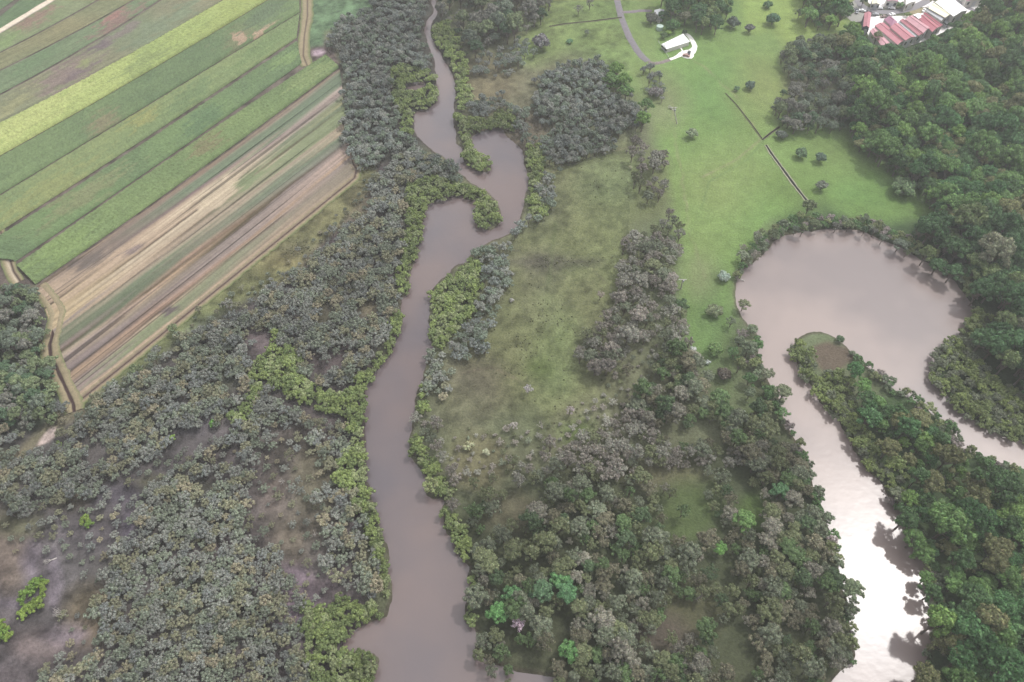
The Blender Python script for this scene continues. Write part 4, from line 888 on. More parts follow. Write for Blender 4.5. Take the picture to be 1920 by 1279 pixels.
def place_tree(k, d, label, group=None):
    kd = KIND[k]; e = empty(kd['name'], (d['x'], d['y'], ground_z(d['x'], d['y'])), d['r'])
    e.scale = (d['s'], d['s'], d['s'] * d['sq'])
    tag(e, label, CATN[k], group)
    cm, tm = PROTO[k][d['v']]
    c = bpy.data.objects.new('crown', cm); COL.objects.link(c); c.parent = e; c['tint'] = [float(q) for q in d['tint']]
    t = bpy.data.objects.new('trunk', tm); COL.objects.link(t); t.parent = e
    return e
for d in NAMED: place_tree(d['k'], d, d['label'], None)

KWORD = {'mangrove': 'mangrove', 'lime': 'river mangrove', 'forest': 'leafy tree', 'paperbark': 'paperbark', 'sheoak': 'she-oak', 'shrub': 'low shrub', 'bush': 'tree'}
LIMIT = {'mangrove': 285, 'lime': 290, 'forest': 270, 'paperbark': 280, 'sheoak': 270, 'shrub': 100, 'bush': 50}
def gn_group():
    ng = bpy.data.node_groups.new('scatter', 'GeometryNodeTree')
    ng.interface.new_socket('Geometry', in_out='INPUT', socket_type='NodeSocketGeometry')
    ng.interface.new_socket('Geometry', in_out='OUTPUT', socket_type='NodeSocketGeometry')
    return ng
def scatter_stuff(name, k, items, label):
    n = len(items)
    if not n: return
    V = np.array([(d['x'], d['y'], -.05) for d in items], np.float32)
    me = bpy.data.meshes.new(name); me.vertices.add(n); me.vertices.foreach_set('co', V.ravel())
    def at_(nm, ty, key, arr, fld):
        a = me.attributes.new(nm, ty, 'POINT'); a.data.foreach_set(fld, np.asarray(arr, np.float32).ravel() if ty != 'INT' else np.asarray(arr, np.int32))
    at_('rot', 'FLOAT_VECTOR', '', [(0, 0, d['r']) for d in items], 'vector')
    at_('scl', 'FLOAT_VECTOR', '', [(d['s'], d['s'], d['s'] * d['sq']) for d in items], 'vector')
    at_('pid', 'INT', '', [d['v'] for d in items], 'value')
    at_('tint', 'FLOAT_COLOR', '', [(*d['tint'], 1) for d in items], 'color')
    o = link(name, me)
    tag(o, label, None, None, 'stuff')
    cl = bpy.data.collections.new(name + '_library')
    for i, (cm, tm) in enumerate(PROTO[k]):
        # one joined plant per variant: crown and trunk
        bm = bmesh.new(); bm.from_mesh(cm); nf = len(bm.faces); bm.from_mesh(tm)
        bm.faces.ensure_lookup_table()
        for f in bm.faces[nf:]: f.material_index = 1
        j = bpy.data.meshes.new(name + '_plant'); bm.to_mesh(j); bm.free(); j.materials.append(M_FOL); j.materials.append(M_BARK)
        po = bpy.data.objects.new('%s_%02d' % (name, i), j); cl.objects.link(po)
    ng = gn_group(); N = ng.nodes.new; Lk = ng.links.new
    gi = N('NodeGroupInput'); go = N('NodeGroupOutput'); ci = N('GeometryNodeCollectionInfo')
    ci.inputs['Collection'].default_value = cl; ci.inputs['Separate Children'].default_value = True; ci.inputs['Reset Children'].default_value = True
    ip = N('GeometryNodeInstanceOnPoints'); ip.inputs['Pick Instance'].default_value = True
    def na(nm, dt):
        q = N('GeometryNodeInputNamedAttribute'); q.data_type = dt; q.inputs['Name'].default_value = nm; return q.outputs['Attribute']
    Lk(gi.outputs[0], ip.inputs['Points']); Lk(ci.outputs[0], ip.inputs['Instance']); Lk(na('pid', 'INT'), ip.inputs['Instance Index'])
    er = N('FunctionNodeEulerToRotation'); Lk(na('rot', 'FLOAT_VECTOR'), er.inputs[0]); Lk(er.outputs[0], ip.inputs['Rotation'])
    Lk(na('scl', 'FLOAT_VECTOR'), ip.inputs['Scale']); Lk(ip.outputs[0], go.inputs[0])
    md = o.modifiers.new('scatter', 'NODES'); md.node_group = ng
    return o
SIZE = [(0, 'small'), (.88, 'mid-sized'), (1.08, 'broad')]
STN = {'mangrove': 'mangrove_forest', 'lime': 'mangrove_thicket', 'forest': 'forest', 'paperbark': 'paperbark_scrub', 'sheoak': 'she_oak_woods', 'shrub': 'undergrowth', 'bush': 'undergrowth'}
STL = {'mangrove': 'dense grey mangrove wood spread over the western mud', 'lime': 'yellow green mangrove thicket lining the upper river banks', 'forest': 'dark green forest filling the east side beyond the nearest crowns', 'paperbark': 'pale grey paperbark scrub behind the nearest trees', 'sheoak': 'slate grey she-oak wood farther up the river', 'shrub': 'rough low scrub along the meadow edges', 'bush': ''}
for k, items in TREES.items():
    inv = []; rest = []
    for d in items:
        px, py = topx(np.array(d['x']), np.array(d['y']), KIND[k]['zm'])
        d['in'] = (-5 < px < 1925) and (-10 < py < 1285)
        d['size'] = d['s'] / math.hypot(math.hypot(d['x'], d['y']), H_CAM)
        (inv if d['in'] else rest).append(d)
    inv.sort(key=lambda d: -d['size'])
    ind = inv[:LIMIT[k]]; rest += inv[LIMIT[k]:]
    for d in ind:
        sz = [w for t, w in SIZE if d['s'] >= t][-1]
        lab = '%s %s %s %s' % (sz, d['word'], KWORD[k], d['ph'])
        place_tree(k, d, lab, lab)
    scatter_stuff(STN[k], k, rest, STL[k])
    print('TREES', k, len(items), 'individual', len(ind), 'mass', len(rest))

# ---- dead trees and tussocks
for i in range(3):
    rs = np.random.RandomState(900 + i)
    L_ = lobes_for('dome', 2.2, 5.5, 1.8, 9, (.6, 1.0), rs)
    mb = limb_mb(L_, 5.5, 1.8, .26, 900 + i, dead=True)
    dm = bpy.data.meshes.new('dead_tree'); dm.from_pydata(mb.v, [], mb.f); dm.update(); dm.materials.append(M_DEAD); PROTO.setdefault('dead', []).append(dm)
DEADP = [(1017,800,.9,'leaning white dead tree at the lower meadow edge'),(1011,822,.6,'short white dead tree below the leaning one'),(1262,545,1.0,'white dead tree at the right side of the grey belt'),(1567,232,1.4,'tall pale dead trunk at the forest corner by the small paddock'),(1264,203,.9,'pale fallen dead tree in the upper green paddock'),(1170,1195,1.0,'bare pale tree in the clearing near the bottom'),(1145,1240,1.1,'bleached dead tree near the bottom edge'),(100,1045,.8,'dead branches lying above the mud creek'),(118,1150,1.1,'dead grey branches on the mud beside the lime clump'),(505,1060,.7,'bleached dead shrub on the brown mud'),(530,900,.8,'bare grey tree on the upper brown mud'),(590,1000,.7,'dead grey shrub between the mud and the river'),(205,932,.7,'white dead shrub on the mauve mud'),(480,1090,.8,'dead pale tree at the rim of the pink mud'),(1290,1255,.9,'whitish dead tree at the bottom right of the bush'),(1305,1120,.9,'whitish bare tree above the right clearing'),(870,880,.6,'dead pale stick tree beside the river belt'),(1045,912,.8,'dead grey tree above the open bush'),(1395,522,.8,'fallen dead tree reaching into the pale bend'),(1180,1030,.7,'dead tree amid the open bush'),(575,650,.9,'bare pale tree beside the side channel'),(540,790,.8,'bare dead tree below the side channel')]
for (px, py, sc, lab) in DEADP:
    x, y, _ = at(px, py, 1.5 * sc)
    o = bpy.data.objects.new('dead_tree', PROTO['dead'][rsT.randint(3)]); COL.objects.link(o); o.location = (x, y, -.1); o.scale = (sc, sc, sc)
    o.rotation_euler = (rsT.uniform(-.4, .4), rsT.uniform(-.4, .4), rsT.uniform(0, 6.28)) if 'fallen' not in lab and 'lying' not in lab else (1.25, .2, rsT.uniform(0, 6.28))
    tag(o, lab, 'dead tree')
# dark tussocks in the meadow: uncountable ground cover
tv, tf, tc = [], [], []; off = 0
TUS = [(1030,585,35,30,70),(1050,610,35,40,50),(1010,620,60,60,70),(985,650,40,25,80),(1060,750,35,60,40),(1000,560,60,70,50),(1040,490,70,10,110),(560,465,30,16,160),(970,690,40,30,50),(1090,480,60,40,40),(1130,350,60,40,60),(1020,300,40,20,50),(985,240,30,45,90),(950,110,70,30,50),(1030,780,60,40,40),(520,560,60,20,60),(1120,640,40,60,50)]
for (cx, cy, rx, ry, n) in TUS:
    for _ in range(int(n * .4)):
        px, py = cx + rsT.normal() * rx * .5, cy + rsT.normal() * ry * .5
        x, y, _z = at(px, py); r = rsT.uniform(.12, .36)
        v = ICO[0] * (1 + (rsT.rand(len(ICO[0]), 1) - .5) * .7) * np.array([r, r, r * .7]) + np.array([x, y, .1])
        tv.append(v); tf.append(ICO[1] + off); off += len(v); tc.append(np.tile(np.array(lin((96, 98, 70), .85)) * rsT.uniform(.6, 1.3), (len(v), 1)))
tag(link('undergrowth', mesh_np('undergrowth', np.concatenate(tv), np.concatenate(tf), np.concatenate(tc)), [vcol_mat('tussock', ((3, .3),))]), 'dark rush tussocks dotted over the meadow', kind='stuff')

# ================================================================ buildings
M_RED = plain('red_metal_roof', (.44, .17, .20), .45, .10, .4, spec=.5)
M_RED2 = plain('faded_red_roof', (.48, .25, .28), .45, .12, .4, spec=.5)
M_DRED = plain('deep_red_roof', (.38, .11, .14), .45, .10, .4, spec=.5)
M_PURP = plain('mauve_red_roof', (.36, .16, .24), .35, .10, .4, spec=.6)
M_WHITE = plain('white_metal_roof', (.86, .86, .84), .45, .04, .5, spec=.5)
M_CREAM = plain('cream_metal_roof', (.84, .80, .60), .45, .05, .5)
M_GREY = plain('grey_metal_roof', (.42, .43, .45), .45, .1, .5, spec=.5)
M_WALL = plain('painted_wall', (.55, .53, .50), .8, .1, .8)
M_DWALL = plain('dark_wall', (.10, .12, .14), .8, .15, .8)
M_GLASS = plain('window_glass', (.03, .04, .05), .08, .05, 1, spec=.8)
M_CONC = plain('pale_concrete', (.80, .78, .72), .85, .06, .4)
M_ROADM = plain('road_bitumen', lin((150, 146, 150), .75), .9, .08, .6)
def shed(name, q, eave, rise, roofm, wallm, label, cat='shed', windows=3, hip=0.0, skylights=0, group=None, ridge_long=True):
    """q: four roof corners in the photo, in order; ridge runs along the longer side"""
    P = [Vector(at(x, y, eave)) for x, y in q]
    if ((P[1] - P[0]).length + (P[3] - P[2]).length) < ((P[2] - P[1]).length + (P[0] - P[3]).length): P = P[1:] + P[:1]
    if not ridge_long: P = P[1:] + P[:1]
    ar = sum(P[i].x * P[(i + 1) % 4].y - P[(i + 1) % 4].x * P[i].y for i in range(4))
    if ar < 0: P = [P[1], P[0], P[3], P[2]]
    c = sum(P, Vector()) / 4; c.z = 0
    e = empty(name, (c.x, c.y, 0)); tag(e, label, cat, group)
    L = [p - c for p in P]
    ins = [Vector((p.x * .96, p.y * .96, 0)) for p in L]
    up = Vector((0, 0, 1))
    mA = (L[3] + L[0]) / 2; mB = (L[1] + L[2]) / 2          # ridge ends
    d = (mB - mA); A = mA + d * hip + up * rise; B = mB - d * hip + up * rise
    w = MB()
    n = 4
    w.add([Vector((p.x, p.y, -.3)) for p in ins] + [Vector((p.x, p.y, eave - .02)) for p in ins], [(i, (i + 1) % 4, 4 + (i + 1) % 4, 4 + i) for i in range(4)] + [(4, 5, 6, 7)])
    if hip == 0 and rise > 0:       # gable ends
        for (i, j, m) in ((3, 0, A), (1, 2, B)):
            a, b = ins[i].copy(), ins[j].copy(); a.z = b.z = eave - .01
            mm = Vector(((a.x + b.x) / 2, (a.y + b.y) / 2, eave + rise - .12)); w.add([a, b, mm], [(0, 1, 2)])
    w.build('wall', wallm, e)
    r = MB(); th = .18
    def slab(pts):
        k = len(pts); r.add([p for p in pts] + [p - up * th for p in pts], [tuple(range(k)), tuple(range(2 * k - 1, k - 1, -1))] + [(i, k + i, k + (i + 1) % k, (i + 1) % k) for i in range(k)])
    if rise > 0:
        slab([L[0], L[1], B, A]); slab([L[2], L[3], A, B])
        if hip > 0: slab([L[1], L[2], B]); slab([L[3], L[0], A])
    else: slab(L)
    ro = r.build('roof', roofm, e)
    if rise > 0:
        rc = MB(); rc.tube(A + up * .05, B + up * .05, .16, .16, 6); rc.build('ridge_cap', roofm, ro)
    # ribs of the sheeting as real raised seams
    if rise > 0:
        sb = MB(); ns = max(3, int(d.length / 2.2))
        for i in range(1, ns):
            t = i / ns
            if t < hip or t > 1 - hip: continue
            for (e0, e1, m0, m1) in ((L[0], L[1], mA, mB), (L[3], L[2], mA, mB)):
                a = e0.lerp(e1, t) + up * .03; b = (mA.lerp(mB, t)) + up * (rise + .03); sb.tube(a, b, .04, .04, 4)
        if sb.v: sb.build('roof_seam', roofm, ro)
    # openings on the side facing the camera
    best = min(range(4), key=lambda i: (ins[i].y + ins[(i + 1) % 4].y))
    a, b = ins[best], ins[(best + 1) % 4]; u = (b - a); ln = u.length; u.normalize(); nr = Vector((u.y, -u.x, 0))
    for i in range(windows):
        t = (i + .5) / windows * ln; p = a + u * t + nr * .03
        z0, z1, hw = (0, eave * .72, 1.4) if (i == windows // 2) else (eave * .4, eave * .75, .8)
        m = MB(); m.add([p - u * hw + up * z0, p + u * hw + up * z0, p + u * hw + up * z1, p - u * hw + up * z1, p - u * hw + up * z0 + nr * .06, p + u * hw + up * z0 + nr * .06, p + u * hw + up * z1 + nr * .06, p - u * hw + up * z1 + nr * .06],
                      [(4, 5, 6, 7), (0, 1, 5, 4), (1, 2, 6, 5), (2, 3, 7, 6), (3, 0, 4, 7)])
        m.build('door' if i == windows // 2 else 'window', M_GREY if i == windows // 2 else M_GLASS, e)
    return e
shed('warehouse', [(1621,24),(1634,24),(1630,52),(1618,50)], 5, .9, M_RED, M_DWALL, 'narrow pink red roofed shed at the left end of the yard', 'warehouse')
shed('warehouse', [(1657,36),(1669,29),(1683,41),(1672,50)], 5.5, 1.6, M_PURP, M_WALL, 'mauve roofed block with a hipped roof in the red shed group', 'warehouse', hip=.28)
shed('warehouse', [(1640,48),(1657,42),(1697,76),(1683,84)], 4.5, .8, M_RED, M_WALL, 'long red roofed shed second from the trees at lower left', 'warehouse')
shed('warehouse', [(1631,58),(1640,52),(1668,80),(1656,90)], 4.2, .5, M_RED2, M_WALL, 'faded pink roofed shed lowest of the red group', 'warehouse')
shed('warehouse', [(1669,51),(1683,43),(1716,69),(1698,76)], 6.2, 1.0, M_RED, M_WALL, 'broad pink red roof just right of the mauve block', 'warehouse')
shed('warehouse', [(1683.5,42),(1687,39),(1722,67),(1716.5,69)], 5.2, 0, M_GREY, M_WALL, 'low grey link roof between two red sheds', 'warehouse', windows=1)
shed('warehouse', [(1687,38),(1696,36.5),(1731,64),(1722.5,67)], 6.0, .7, M_RED, M_WALL, 'slim red roof right of the grey link roof', 'warehouse', windows=2)
shed('warehouse', [(1697,36),(1710,29),(1744,52),(1731.5,62)], 6.6, .9, M_RED2, M_WALL, 'wide faded red roof in the middle of the shed row', 'warehouse')
shed('warehouse', [(1711,28),(1722,24.5),(1732,31),(1722,35)], 6.9, .4, M_WHITE, M_WALL, 'small pale roof at the back of the red shed row', 'warehouse', windows=1)
shed('warehouse', [(1722,34.5),(1731,27),(1762,50),(1748,60)], 6.4, .9, M_DRED, M_WALL, 'red roofed shed with the strongest colour in the row', 'warehouse')
shed('warehouse', [(1731.5,24.5),(1736,23.5),(1768,47),(1763,50)], 5.6, .3, M_DRED, M_WALL, 'narrow dark red roof against the white warehouse', 'warehouse', windows=1)
shed('warehouse', [(1736,20),(1741,16),(1772,33),(1765,39)], 6.0, .3, M_GREY, M_WALL, 'grey side roof of the big white warehouse', 'warehouse', windows=2)
shed('warehouse', [(1741,15.5),(1752,5),(1787,26),(1772,33)], 7.2, .8, M_CREAM, M_WALL, 'cream yellow roofed warehouse beside the grey side roof', 'warehouse')
shed('warehouse', [(1753,4),(1780,-8),(1815,19),(1788,31)], 8.0, 1.2, M_WHITE, M_WALL, 'large white roofed warehouse right of the cream one', 'warehouse')
shed('shed', [(1767,40),(1785,31),(1788,38),(1775,45)], 3.2, .4, M_GREY, M_DWALL, 'small grey roofed lean-to in front of the white warehouse', windows=2)
shed('warehouse', [(1636,-3),(1652,-2),(1650,8),(1635,7)], 4, .6, M_CREAM, M_WALL, 'cream roofed building above the curved road', 'building')
shed('warehouse', [(1664,-8),(1684,-8),(1684,3),(1663,2)], 5, .7, M_PURP, M_WALL, 'dark mauve roofed building at the top edge', 'building')
shed('warehouse', [(1700,-12),(1722,-14),(1718,2),(1698,9)], 5, .6, M_WHITE, M_WALL, 'white roofed building above the curved road', 'building')
shed('warehouse', [(1806,-22),(1840,-24),(1848,-3),(1812,2)], 5, .6, M_PURP, M_WALL, 'purple roofed building at the top right edge', 'building')
hs = shed('house', [(1240,83),(1281,63),(1293.5,78),(1249.5,92)], 2.7, 1.0, M_WHITE, M_WALL, 'long white roofed farmhouse inside the concrete drive loop', 'house', windows=7, hip=.06)
mb = MB(); ch = at(1262, 72, 0); 
shed('shed', [(1227,19),(1246,18),(1243,31),(1226,31)], 3.4, .8, M_GREY, M_WALL, 'pale grey roofed shed between two dark trees', windows=2)
def tank(px, py, r, h, mat, label):
    x, y, _ = at(px, py, h / 2); e = empty('water_tank', (x, y, 0)); tag(e, label, 'water tank')
    m = MB(); m.tube((0, 0, -.1), (0, 0, h), r, r, 20); m.build('tank_wall', mat, e)
    m = MB(); m.tube((0, 0, h), (0, 0, h + r * .22), r * 1.03, .25, 20); t = m.build('lid', mat, e)
    m = MB(); m.tube((0, 0, h + r * .2), (0, 0, h + r * .22 + .25), .3, .3, 10); m.build('hatch', M_GREY, t)
tank(1237, 52, 2.1, 2.4, plain('pale_green_tank', (.42, .52, .46), .5, .08, 1), 'round pale green water tank behind the house')
tank(1268, 49, 1.3, 1.8, M_WHITE, 'small white water tank behind the house')
tank(1235, 40, .9, 1.5, M_WALL, 'tiny pale tank between the shed and the green tank')
# concrete drive and yards
def slab_px(name, poly, z, mat, label):
    w = [at(x, y)[:2] for x, y in poly]
    if AREA_SIGN(w) < 0: w = w[::-1]
    m = MB(); m.prism(w, -.3, z); o = m.build(name, mat); return tag(o, label, kind='structure')
def thick_line(pl, wd):
    P = resample([at(x, y)[:2] for x, y in pl], 26); T = np.gradient(P, axis=0); T /= np.linalg.norm(T, axis=1)[:, None]
    Nn = np.stack([-T[:, 1], T[:, 0]], 1); wd = np.interp(np.linspace(0, 1, 26), np.linspace(0, 1, len(wd)), wd)[:, None]
    return list(map(tuple, P + Nn * wd)) + list(map(tuple, (P - Nn * wd)[::-1]))
w = thick_line([(1256,111.5),(1264,109),(1272,105),(1280,101),(1288,100),(1297,97),(1301,92),(1303,87),(1300,80),(1296,73),(1290,66),(1284,63)], [1.1,1.1,1.4,2.6,3.2,2.4,1.6,1.5,1.5,1.5,1.4,1.2])
m = MB(); m.prism(w if AREA_SIGN(w) > 0 else w[::-1], -.3, .10); tag(m.build('driveway', M_CONC), 'white concrete drive looping round the farmhouse', kind='structure')
slab_px('driveway', [(1276,103),(1283,97),(1296,96),(1301,100),(1301,106),(1297,110),(1288,110),(1280,107.5)], .125, M_CONC, 'wide white turning area below the farmhouse')
slab_px('path', [(1273.5,87.5),(1275.5,87),(1281.5,96),(1279.5,97)], .09, M_CONC, 'narrow concrete path from the house to the turning area')
YARD = plain('yard_concrete', (.82, .78, .76), .9, .05, .3)
slab_px('yard', [(1632,30),(1660,30),(1700,30),(1735,22),(1750,30),(1790,50),(1740,75),(1690,90),(1640,90),(1625,60)], .07, YARD, 'white concrete yard under the red sheds')
slab_px('yard', [(1625,-40),(1905,-40),(1890,-5),(1850,12),(1820,22),(1800,38),(1770,45),(1745,15),(1690,10),(1640,14),(1628,5)], .05, YARD, 'pale concrete yards around the white warehouses')
slab_px('yard', [(1592,10),(1607,-5),(1618,20),(1628,40),(1598,42),(1585,30)], .045, plain('grey_hardstand', lin((166,164,156),.75), .9, .1, .3), 'grey hardstand with the parked cars')
w = thick_line([(1606,-34),(1607,-5),(1613,10),(1630,19),(1655,23),(1685,22),(1712,15),(1735,4),(1752,-10),(1765,-34)], [2.6]*5)
m = MB(); m.prism(w if AREA_SIGN(w) > 0 else w[::-1], -.3, .115); tag(m.build('road', M_ROADM), 'curved grey street behind the red sheds', kind='structure')
w = thick_line([(1775,-20),(1795,2),(1815,15),(1832,22)], [1.8]*3)
m = MB(); m.prism(w if AREA_SIGN(w) > 0 else w[::-1], -.3, .10); tag(m.build('road', M_ROADM), 'grey service road right of the white warehouse', kind='structure')
slab_px('verge', [(1700,24),(1722,16),(1738,14),(1730,24),(1712,30),(1696,30)], .10, plain('dry_verge', lin((170,158,124),.7), .95, .2, .5), 'dry grass verge between street and red sheds')
# house garden lawn edges: hedge
def hedge(a, b, label):
    A = Vector(at(*a)); B = Vector(at(*b)); d = B - A; L = d.length
    rs = np.random.RandomState(int(a[0])); V = []; F = []; C = []; off = 0; n = int(L / .5) + 2
    for i in range(n):
        p = A.lerp(B, i / (n - 1)); r = rs.uniform(.4, .65)
        v = ICO[0] * (1 + (rs.rand(len(ICO[0]), 1) - .5) * .5) * r + np.array([p.x, p.y, .45]); V.append(v); F.append(ICO[1] + off); off += len(v); C.append(np.tile(np.array(lin((52, 70, 50), .8)) * rs.uniform(.7, 1.3), (len(v), 1)))
    tag(link('hedge', mesh_np('hedge', np.concatenate(V), np.concatenate(F), np.concatenate(C)), [M_HEDGE]), label, 'hedge')
M_HEDGE = vcol_mat('hedge_leaf', ((3, .3),))
hedge((1258,93),(1274,89), 'dark clipped hedge along the front of the farmhouse')
hedge((1281,86),(1291,82), 'short hedge by the right front of the farmhouse')
# wire fence of the house yard
def fence(a, b, label):
    A = Vector(at(*a)); B = Vector(at(*b)); e = empty('fence', (A.x, A.y, 0)); tag(e, label, 'fence'); d = B - A; L = d.length; n = max(2, int(L / 3))
    for i in range(n + 1):
        p = d * (i / n); m = MB(); m.tube((p.x, p.y, -.2), (p.x, p.y, 1.3), .09, .08, 5); m.build('post', M_BARK, e)
    m = MB()
    for z in (.5, .85, 1.2): m.tube((0, 0, z), (d.x, d.y, z), .03, .03, 4)
    m.build('rail', M_GREY, e)
fence((1234,79),(1254,110), 'dark wire fence on the left of the farmhouse lawn')
# vehicles
M_TYRE = plain('tyre', (.02, .02, .02), .9, .1, 3)
def car(px, py, rz, col, label, truck=False):
    x, y, _ = at(px, py, .7); e = empty('parked_car', (x, y, .13), rz); tag(e, label, 'car')
    pm = plain('car_paint', col, .3, .02, 1, spec=.6); L = 4.5
    pr = [(-2.2,.45),(-2.25,.8),(-1.9,.95),(-1.3,.98),(-.8,1.42),(.7,1.42),(1.2,.95),(2.05,.82),(2.25,.6),(2.2,.4)]
    m = MB(); k = len(pr)
    m.add([(a, -.86, b) for a, b in pr] + [(a, .86, b) for a, b in pr], [tuple(range(k)), tuple(range(2 * k - 1, k - 1, -1))] + [(i, i + k, (i + 1) % k + k, (i + 1) % k) for i in range(k)])
    m.build('body', pm, e)
    m = MB(); m.add([(-1.2,.7,1.02),(-1.2,-.7,1.02),(-.83,-.66,1.42),(-.83,.66,1.42)], [(0,1,2,3)]); m.v = [(a-.03, b, c+.02) for a, b, c in m.v]; m.build('rear_window', M_GLASS, e)
    m = MB(); m.add([(1.13,.7,1.0),(1.13,-.7,1.0),(.73,-.66,1.42),(.73,.66,1.42)], [(3,2,1,0)]); m.v = [(a+.04, b, c+.02) for a, b, c in m.v]; m.build('windscreen', M_GLASS, e)
    for sx in (-1.35, 1.35):
        for sy in (-.8, .8):
            m = MB(); m.tube((sx, sy - .1, .33), (sx, sy + .1, .33), .33, .33, 12); m.build('wheel', M_TYRE, e)
WH = (.85,.85,.85)
car(1599,19,.3,WH,'white car parked by the trees left of the street corner')
car(1604,18,.3,(.05,.05,.06),'black car beside the white car by the trees')
car(1607,22,1.2,(.25,.26,.28),'grey car parked at the street corner')
car(1617,20,-.4,WH,'white car parked above the narrow red shed')
car(1629,22.5,-.2,(.06,.06,.07),'black car at the back of the narrow red shed')
car(1637,28,.0,(.12,.12,.13),'dark car in front of the white yard')
car(1642,27,.1,(.35,.36,.38),'silver grey car in front of the white yard')
car(1657,31,.15,(.2,.14,.12),'brown car behind the mauve roofed block')
car(1665,30,.3,(.10,.08,.08),'dark car right of the brown car')
car(1673,27,.3,WH,'white car on the kerb above the mauve block')
car(1641,15,0,WH,'white car parked below the cream roofed building')
car(1649,15,-.2,WH,'white car right of the one below the cream building')
car(1672,15,-.3,WH,'white car alone on the far side of the street')
car(1292,99,1.3,(.03,.03,.035),'black car on the white turning area')
car(1287,104,-.4,(.35,.2,.18),'reddish car beside the black car on the turning area')
car(1733,19,.9,WH,'white car beside the grey wall at the street bend')
# power poles
def pole(b, t, h, label):
    B = Vector(at(b[0], b[1], 0)); T_ = Vector(at(t[0], t[1], h)) - B
    e = empty('power_pole', B); tag(e, label, 'power pole')
    m = MB(); m.tube((0, 0, -.5), T_, .3, .2, 8); m.build('pole', M_DEAD, e)
    m = MB(); p = T_ * .96
    m.box(p.x - 1.8, p.x + 1.8, p.y - .12, p.y + .12, p.z - .12, p.z + .12); c = m.build('crossarm', M_DEAD, e)
    for dx in (-1.6, -.8, .8, 1.6):
        m = MB(); m.tube((p.x + dx, p.y, p.z + .12), (p.x + dx, p.y, p.z + .45), .14, .1, 6); m.build('insulator', M_WHITE, c)
    m = MB(); q = T_ * .82; m.tube((q.x + .5, q.y, q.z - .6), (q.x + .5, q.y, q.z + .6), .38, .38, 10); m.build('transformer', M_GREY, e)
pole((1270, 232), (1263, 201), 9.5, 'pale leaning power pole in the upper green paddock')
pole((1277, 541), (1280, 524), 8.0, 'pale power pole at the right edge of the grey belt')

# ================================================================ sky, sun, haze, camera
SUN = Vector((.503, .333, 1.0)).normalized()
el = math.asin(SUN.z); az = math.atan2(SUN.x, SUN.y)
wd = bpy.data.worlds.new('World'); SC.world = wd; wd.use_nodes = True
nt = wd.node_tree; N = nt.nodes.new; L = nt.links.new
bg = nt.nodes['Background']; bg.inputs['Strength'].default_value = 0.11
sky = N('ShaderNodeTexSky'); sky.sky_type = 'NISHITA'; sky.sun_disc = False; sky.sun_elevation = el; sky.sun_rotation = az
sky.altitude = 200; sky.dust_density = 3.0; sky.air_density = 1.0
tc = N('ShaderNodeTexCoord'); nz = N('ShaderNodeTexNoise'); nz.inputs['Scale'].default_value = 4.0; nz.inputs['Detail'].default_value = 8
L(tc.outputs['Generated'], nz.inputs['Vector'])
# cloud deck: thin and bright round the sun, greyer away from it
dp = N('ShaderNodeVectorMath'); dp.operation = 'DOT_PRODUCT'; L(tc.outputs['Generated'], dp.inputs[0]); dp.inputs[1].default_value = SUN
ac = N('ShaderNodeMath'); ac.operation = 'ARCCOSINE'; L(dp.outputs['Value'], ac.inputs[0])
glow = N('ShaderNodeValToRGB'); glow.color_ramp.interpolation = 'EASE'
mrg = N('ShaderNodeMapRange'); mrg.inputs['From Min'].default_value = 0; mrg.inputs['From Max'].default_value = 1.6; L(ac.outputs[0], mrg.inputs['Value'])
L(mrg.outputs['Result'], glow.inputs['Fac'])
cr = glow.color_ramp; cr.elements[0].position = 0.0; cr.elements[0].color = (.62, .62, .62, 1); cr.elements[1].position = 1.0; cr.elements[1].color = (.07, .07, .075, 1)
e1 = cr.elements.new(.16); e1.color = (.38, .38, .38, 1); e2 = cr.elements.new(.35); e2.color = (.24, .24, .245, 1)
cm = N('ShaderNodeVectorMath'); cm.operation = 'SCALE'; cm.inputs['Scale'].default_value = 62.0; L(glow.outputs['Color'], cm.inputs[0])
cn = N('ShaderNodeMapRange'); cn.inputs['From Min'].default_value = .3; cn.inputs['From Max'].default_value = .7; cn.inputs['To Min'].default_value = .35; cn.inputs['To Max'].default_value = 1.5; L(nz.outputs['Fac'], cn.inputs['Value'])
cm2 = N('ShaderNodeVectorMath'); cm2.operation = 'SCALE'; L(cm.outputs['Vector'], cm2.inputs[0]); L(cn.outputs['Result'], cm2.inputs['Scale'])
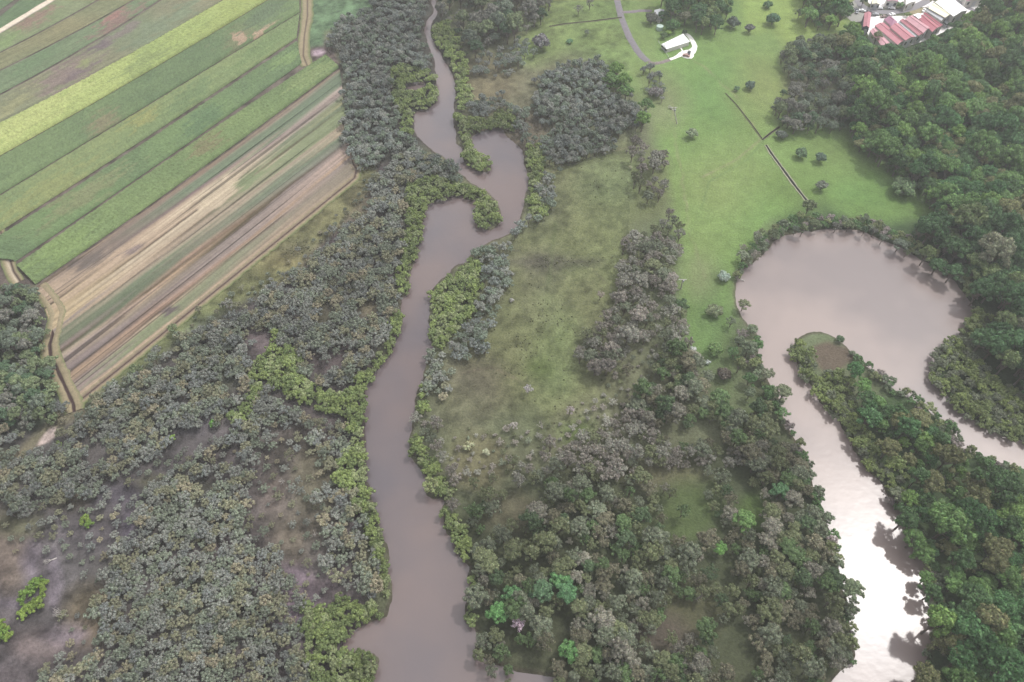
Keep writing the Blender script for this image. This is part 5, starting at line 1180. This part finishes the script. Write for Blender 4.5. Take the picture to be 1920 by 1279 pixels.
cov = N('ShaderNodeMapRange'); cov.inputs['From Min'].default_value = .34; cov.inputs['From Max'].default_value = .5; cov.inputs['To Min'].default_value = .25; L(nz.outputs['Fac'], cov.inputs['Value'])
mix = N('ShaderNodeMix'); mix.data_type = 'RGBA'; L(cov.outputs['Result'], mix.inputs['Factor']); L(sky.outputs['Color'], mix.inputs[6]); L(cm2.outputs['Vector'], mix.inputs[7])
L(mix.outputs[2], bg.inputs['Color'])

sl = bpy.data.lights.new('sun', 'SUN'); sl.energy = 2.2; sl.angle = math.radians(2.5); sl.color = (1, .975, .94)
so = bpy.data.objects.new('sun', sl); COL.objects.link(so); so.rotation_euler = (-SUN).to_track_quat('-Z', 'Y').to_euler(); so.location = (0, 100, 400)

HAZE = True
if HAZE:
    m = MB(); m.box(-900, 900, -200, 1100, -4, 270); o = m.build('haze', None) if False else None
    me = bpy.data.meshes.new('haze'); me.from_pydata(m.v, [], m.f); me.update()
    hm = bpy.data.materials.new('haze_air'); hm.use_nodes = True; hn = hm.node_tree
    hn.nodes.remove(hn.nodes['Principled BSDF']); pv = hn.nodes.new('ShaderNodeVolumePrincipled')
    pv.inputs['Color'].default_value = (.92, .925, .95, 1); pv.inputs['Density'].default_value = 0.00024; pv.inputs['Anisotropy'].default_value = .2
    hn.links.new(pv.outputs[0], hn.nodes['Material Output'].inputs['Volume'])
    ho = link('haze', me, [hm]); tag(ho, kind='stuff')

cam = bpy.data.cameras.new('camera'); cam.sensor_width = 36; cam.lens = 36 * FPX / 1920.0; cam.clip_start = 1; cam.clip_end = 20000
co = bpy.data.objects.new('camera', cam); COL.objects.link(co); co.location = (0, 0, H_CAM); co.rotation_euler = (math.radians(90) - PITCH, 0, 0)
SC.camera = co
SC.view_settings.view_transform = 'Standard'; SC.view_settings.look = 'None'; SC.view_settings.gamma = 1; SC.view_settings.exposure = 0.12
SC.cycles.max_bounces = 6; SC.cycles.volume_bounces = 1; SC.cycles.transparent_max_bounces = 4; SC.cycles.use_denoising = True
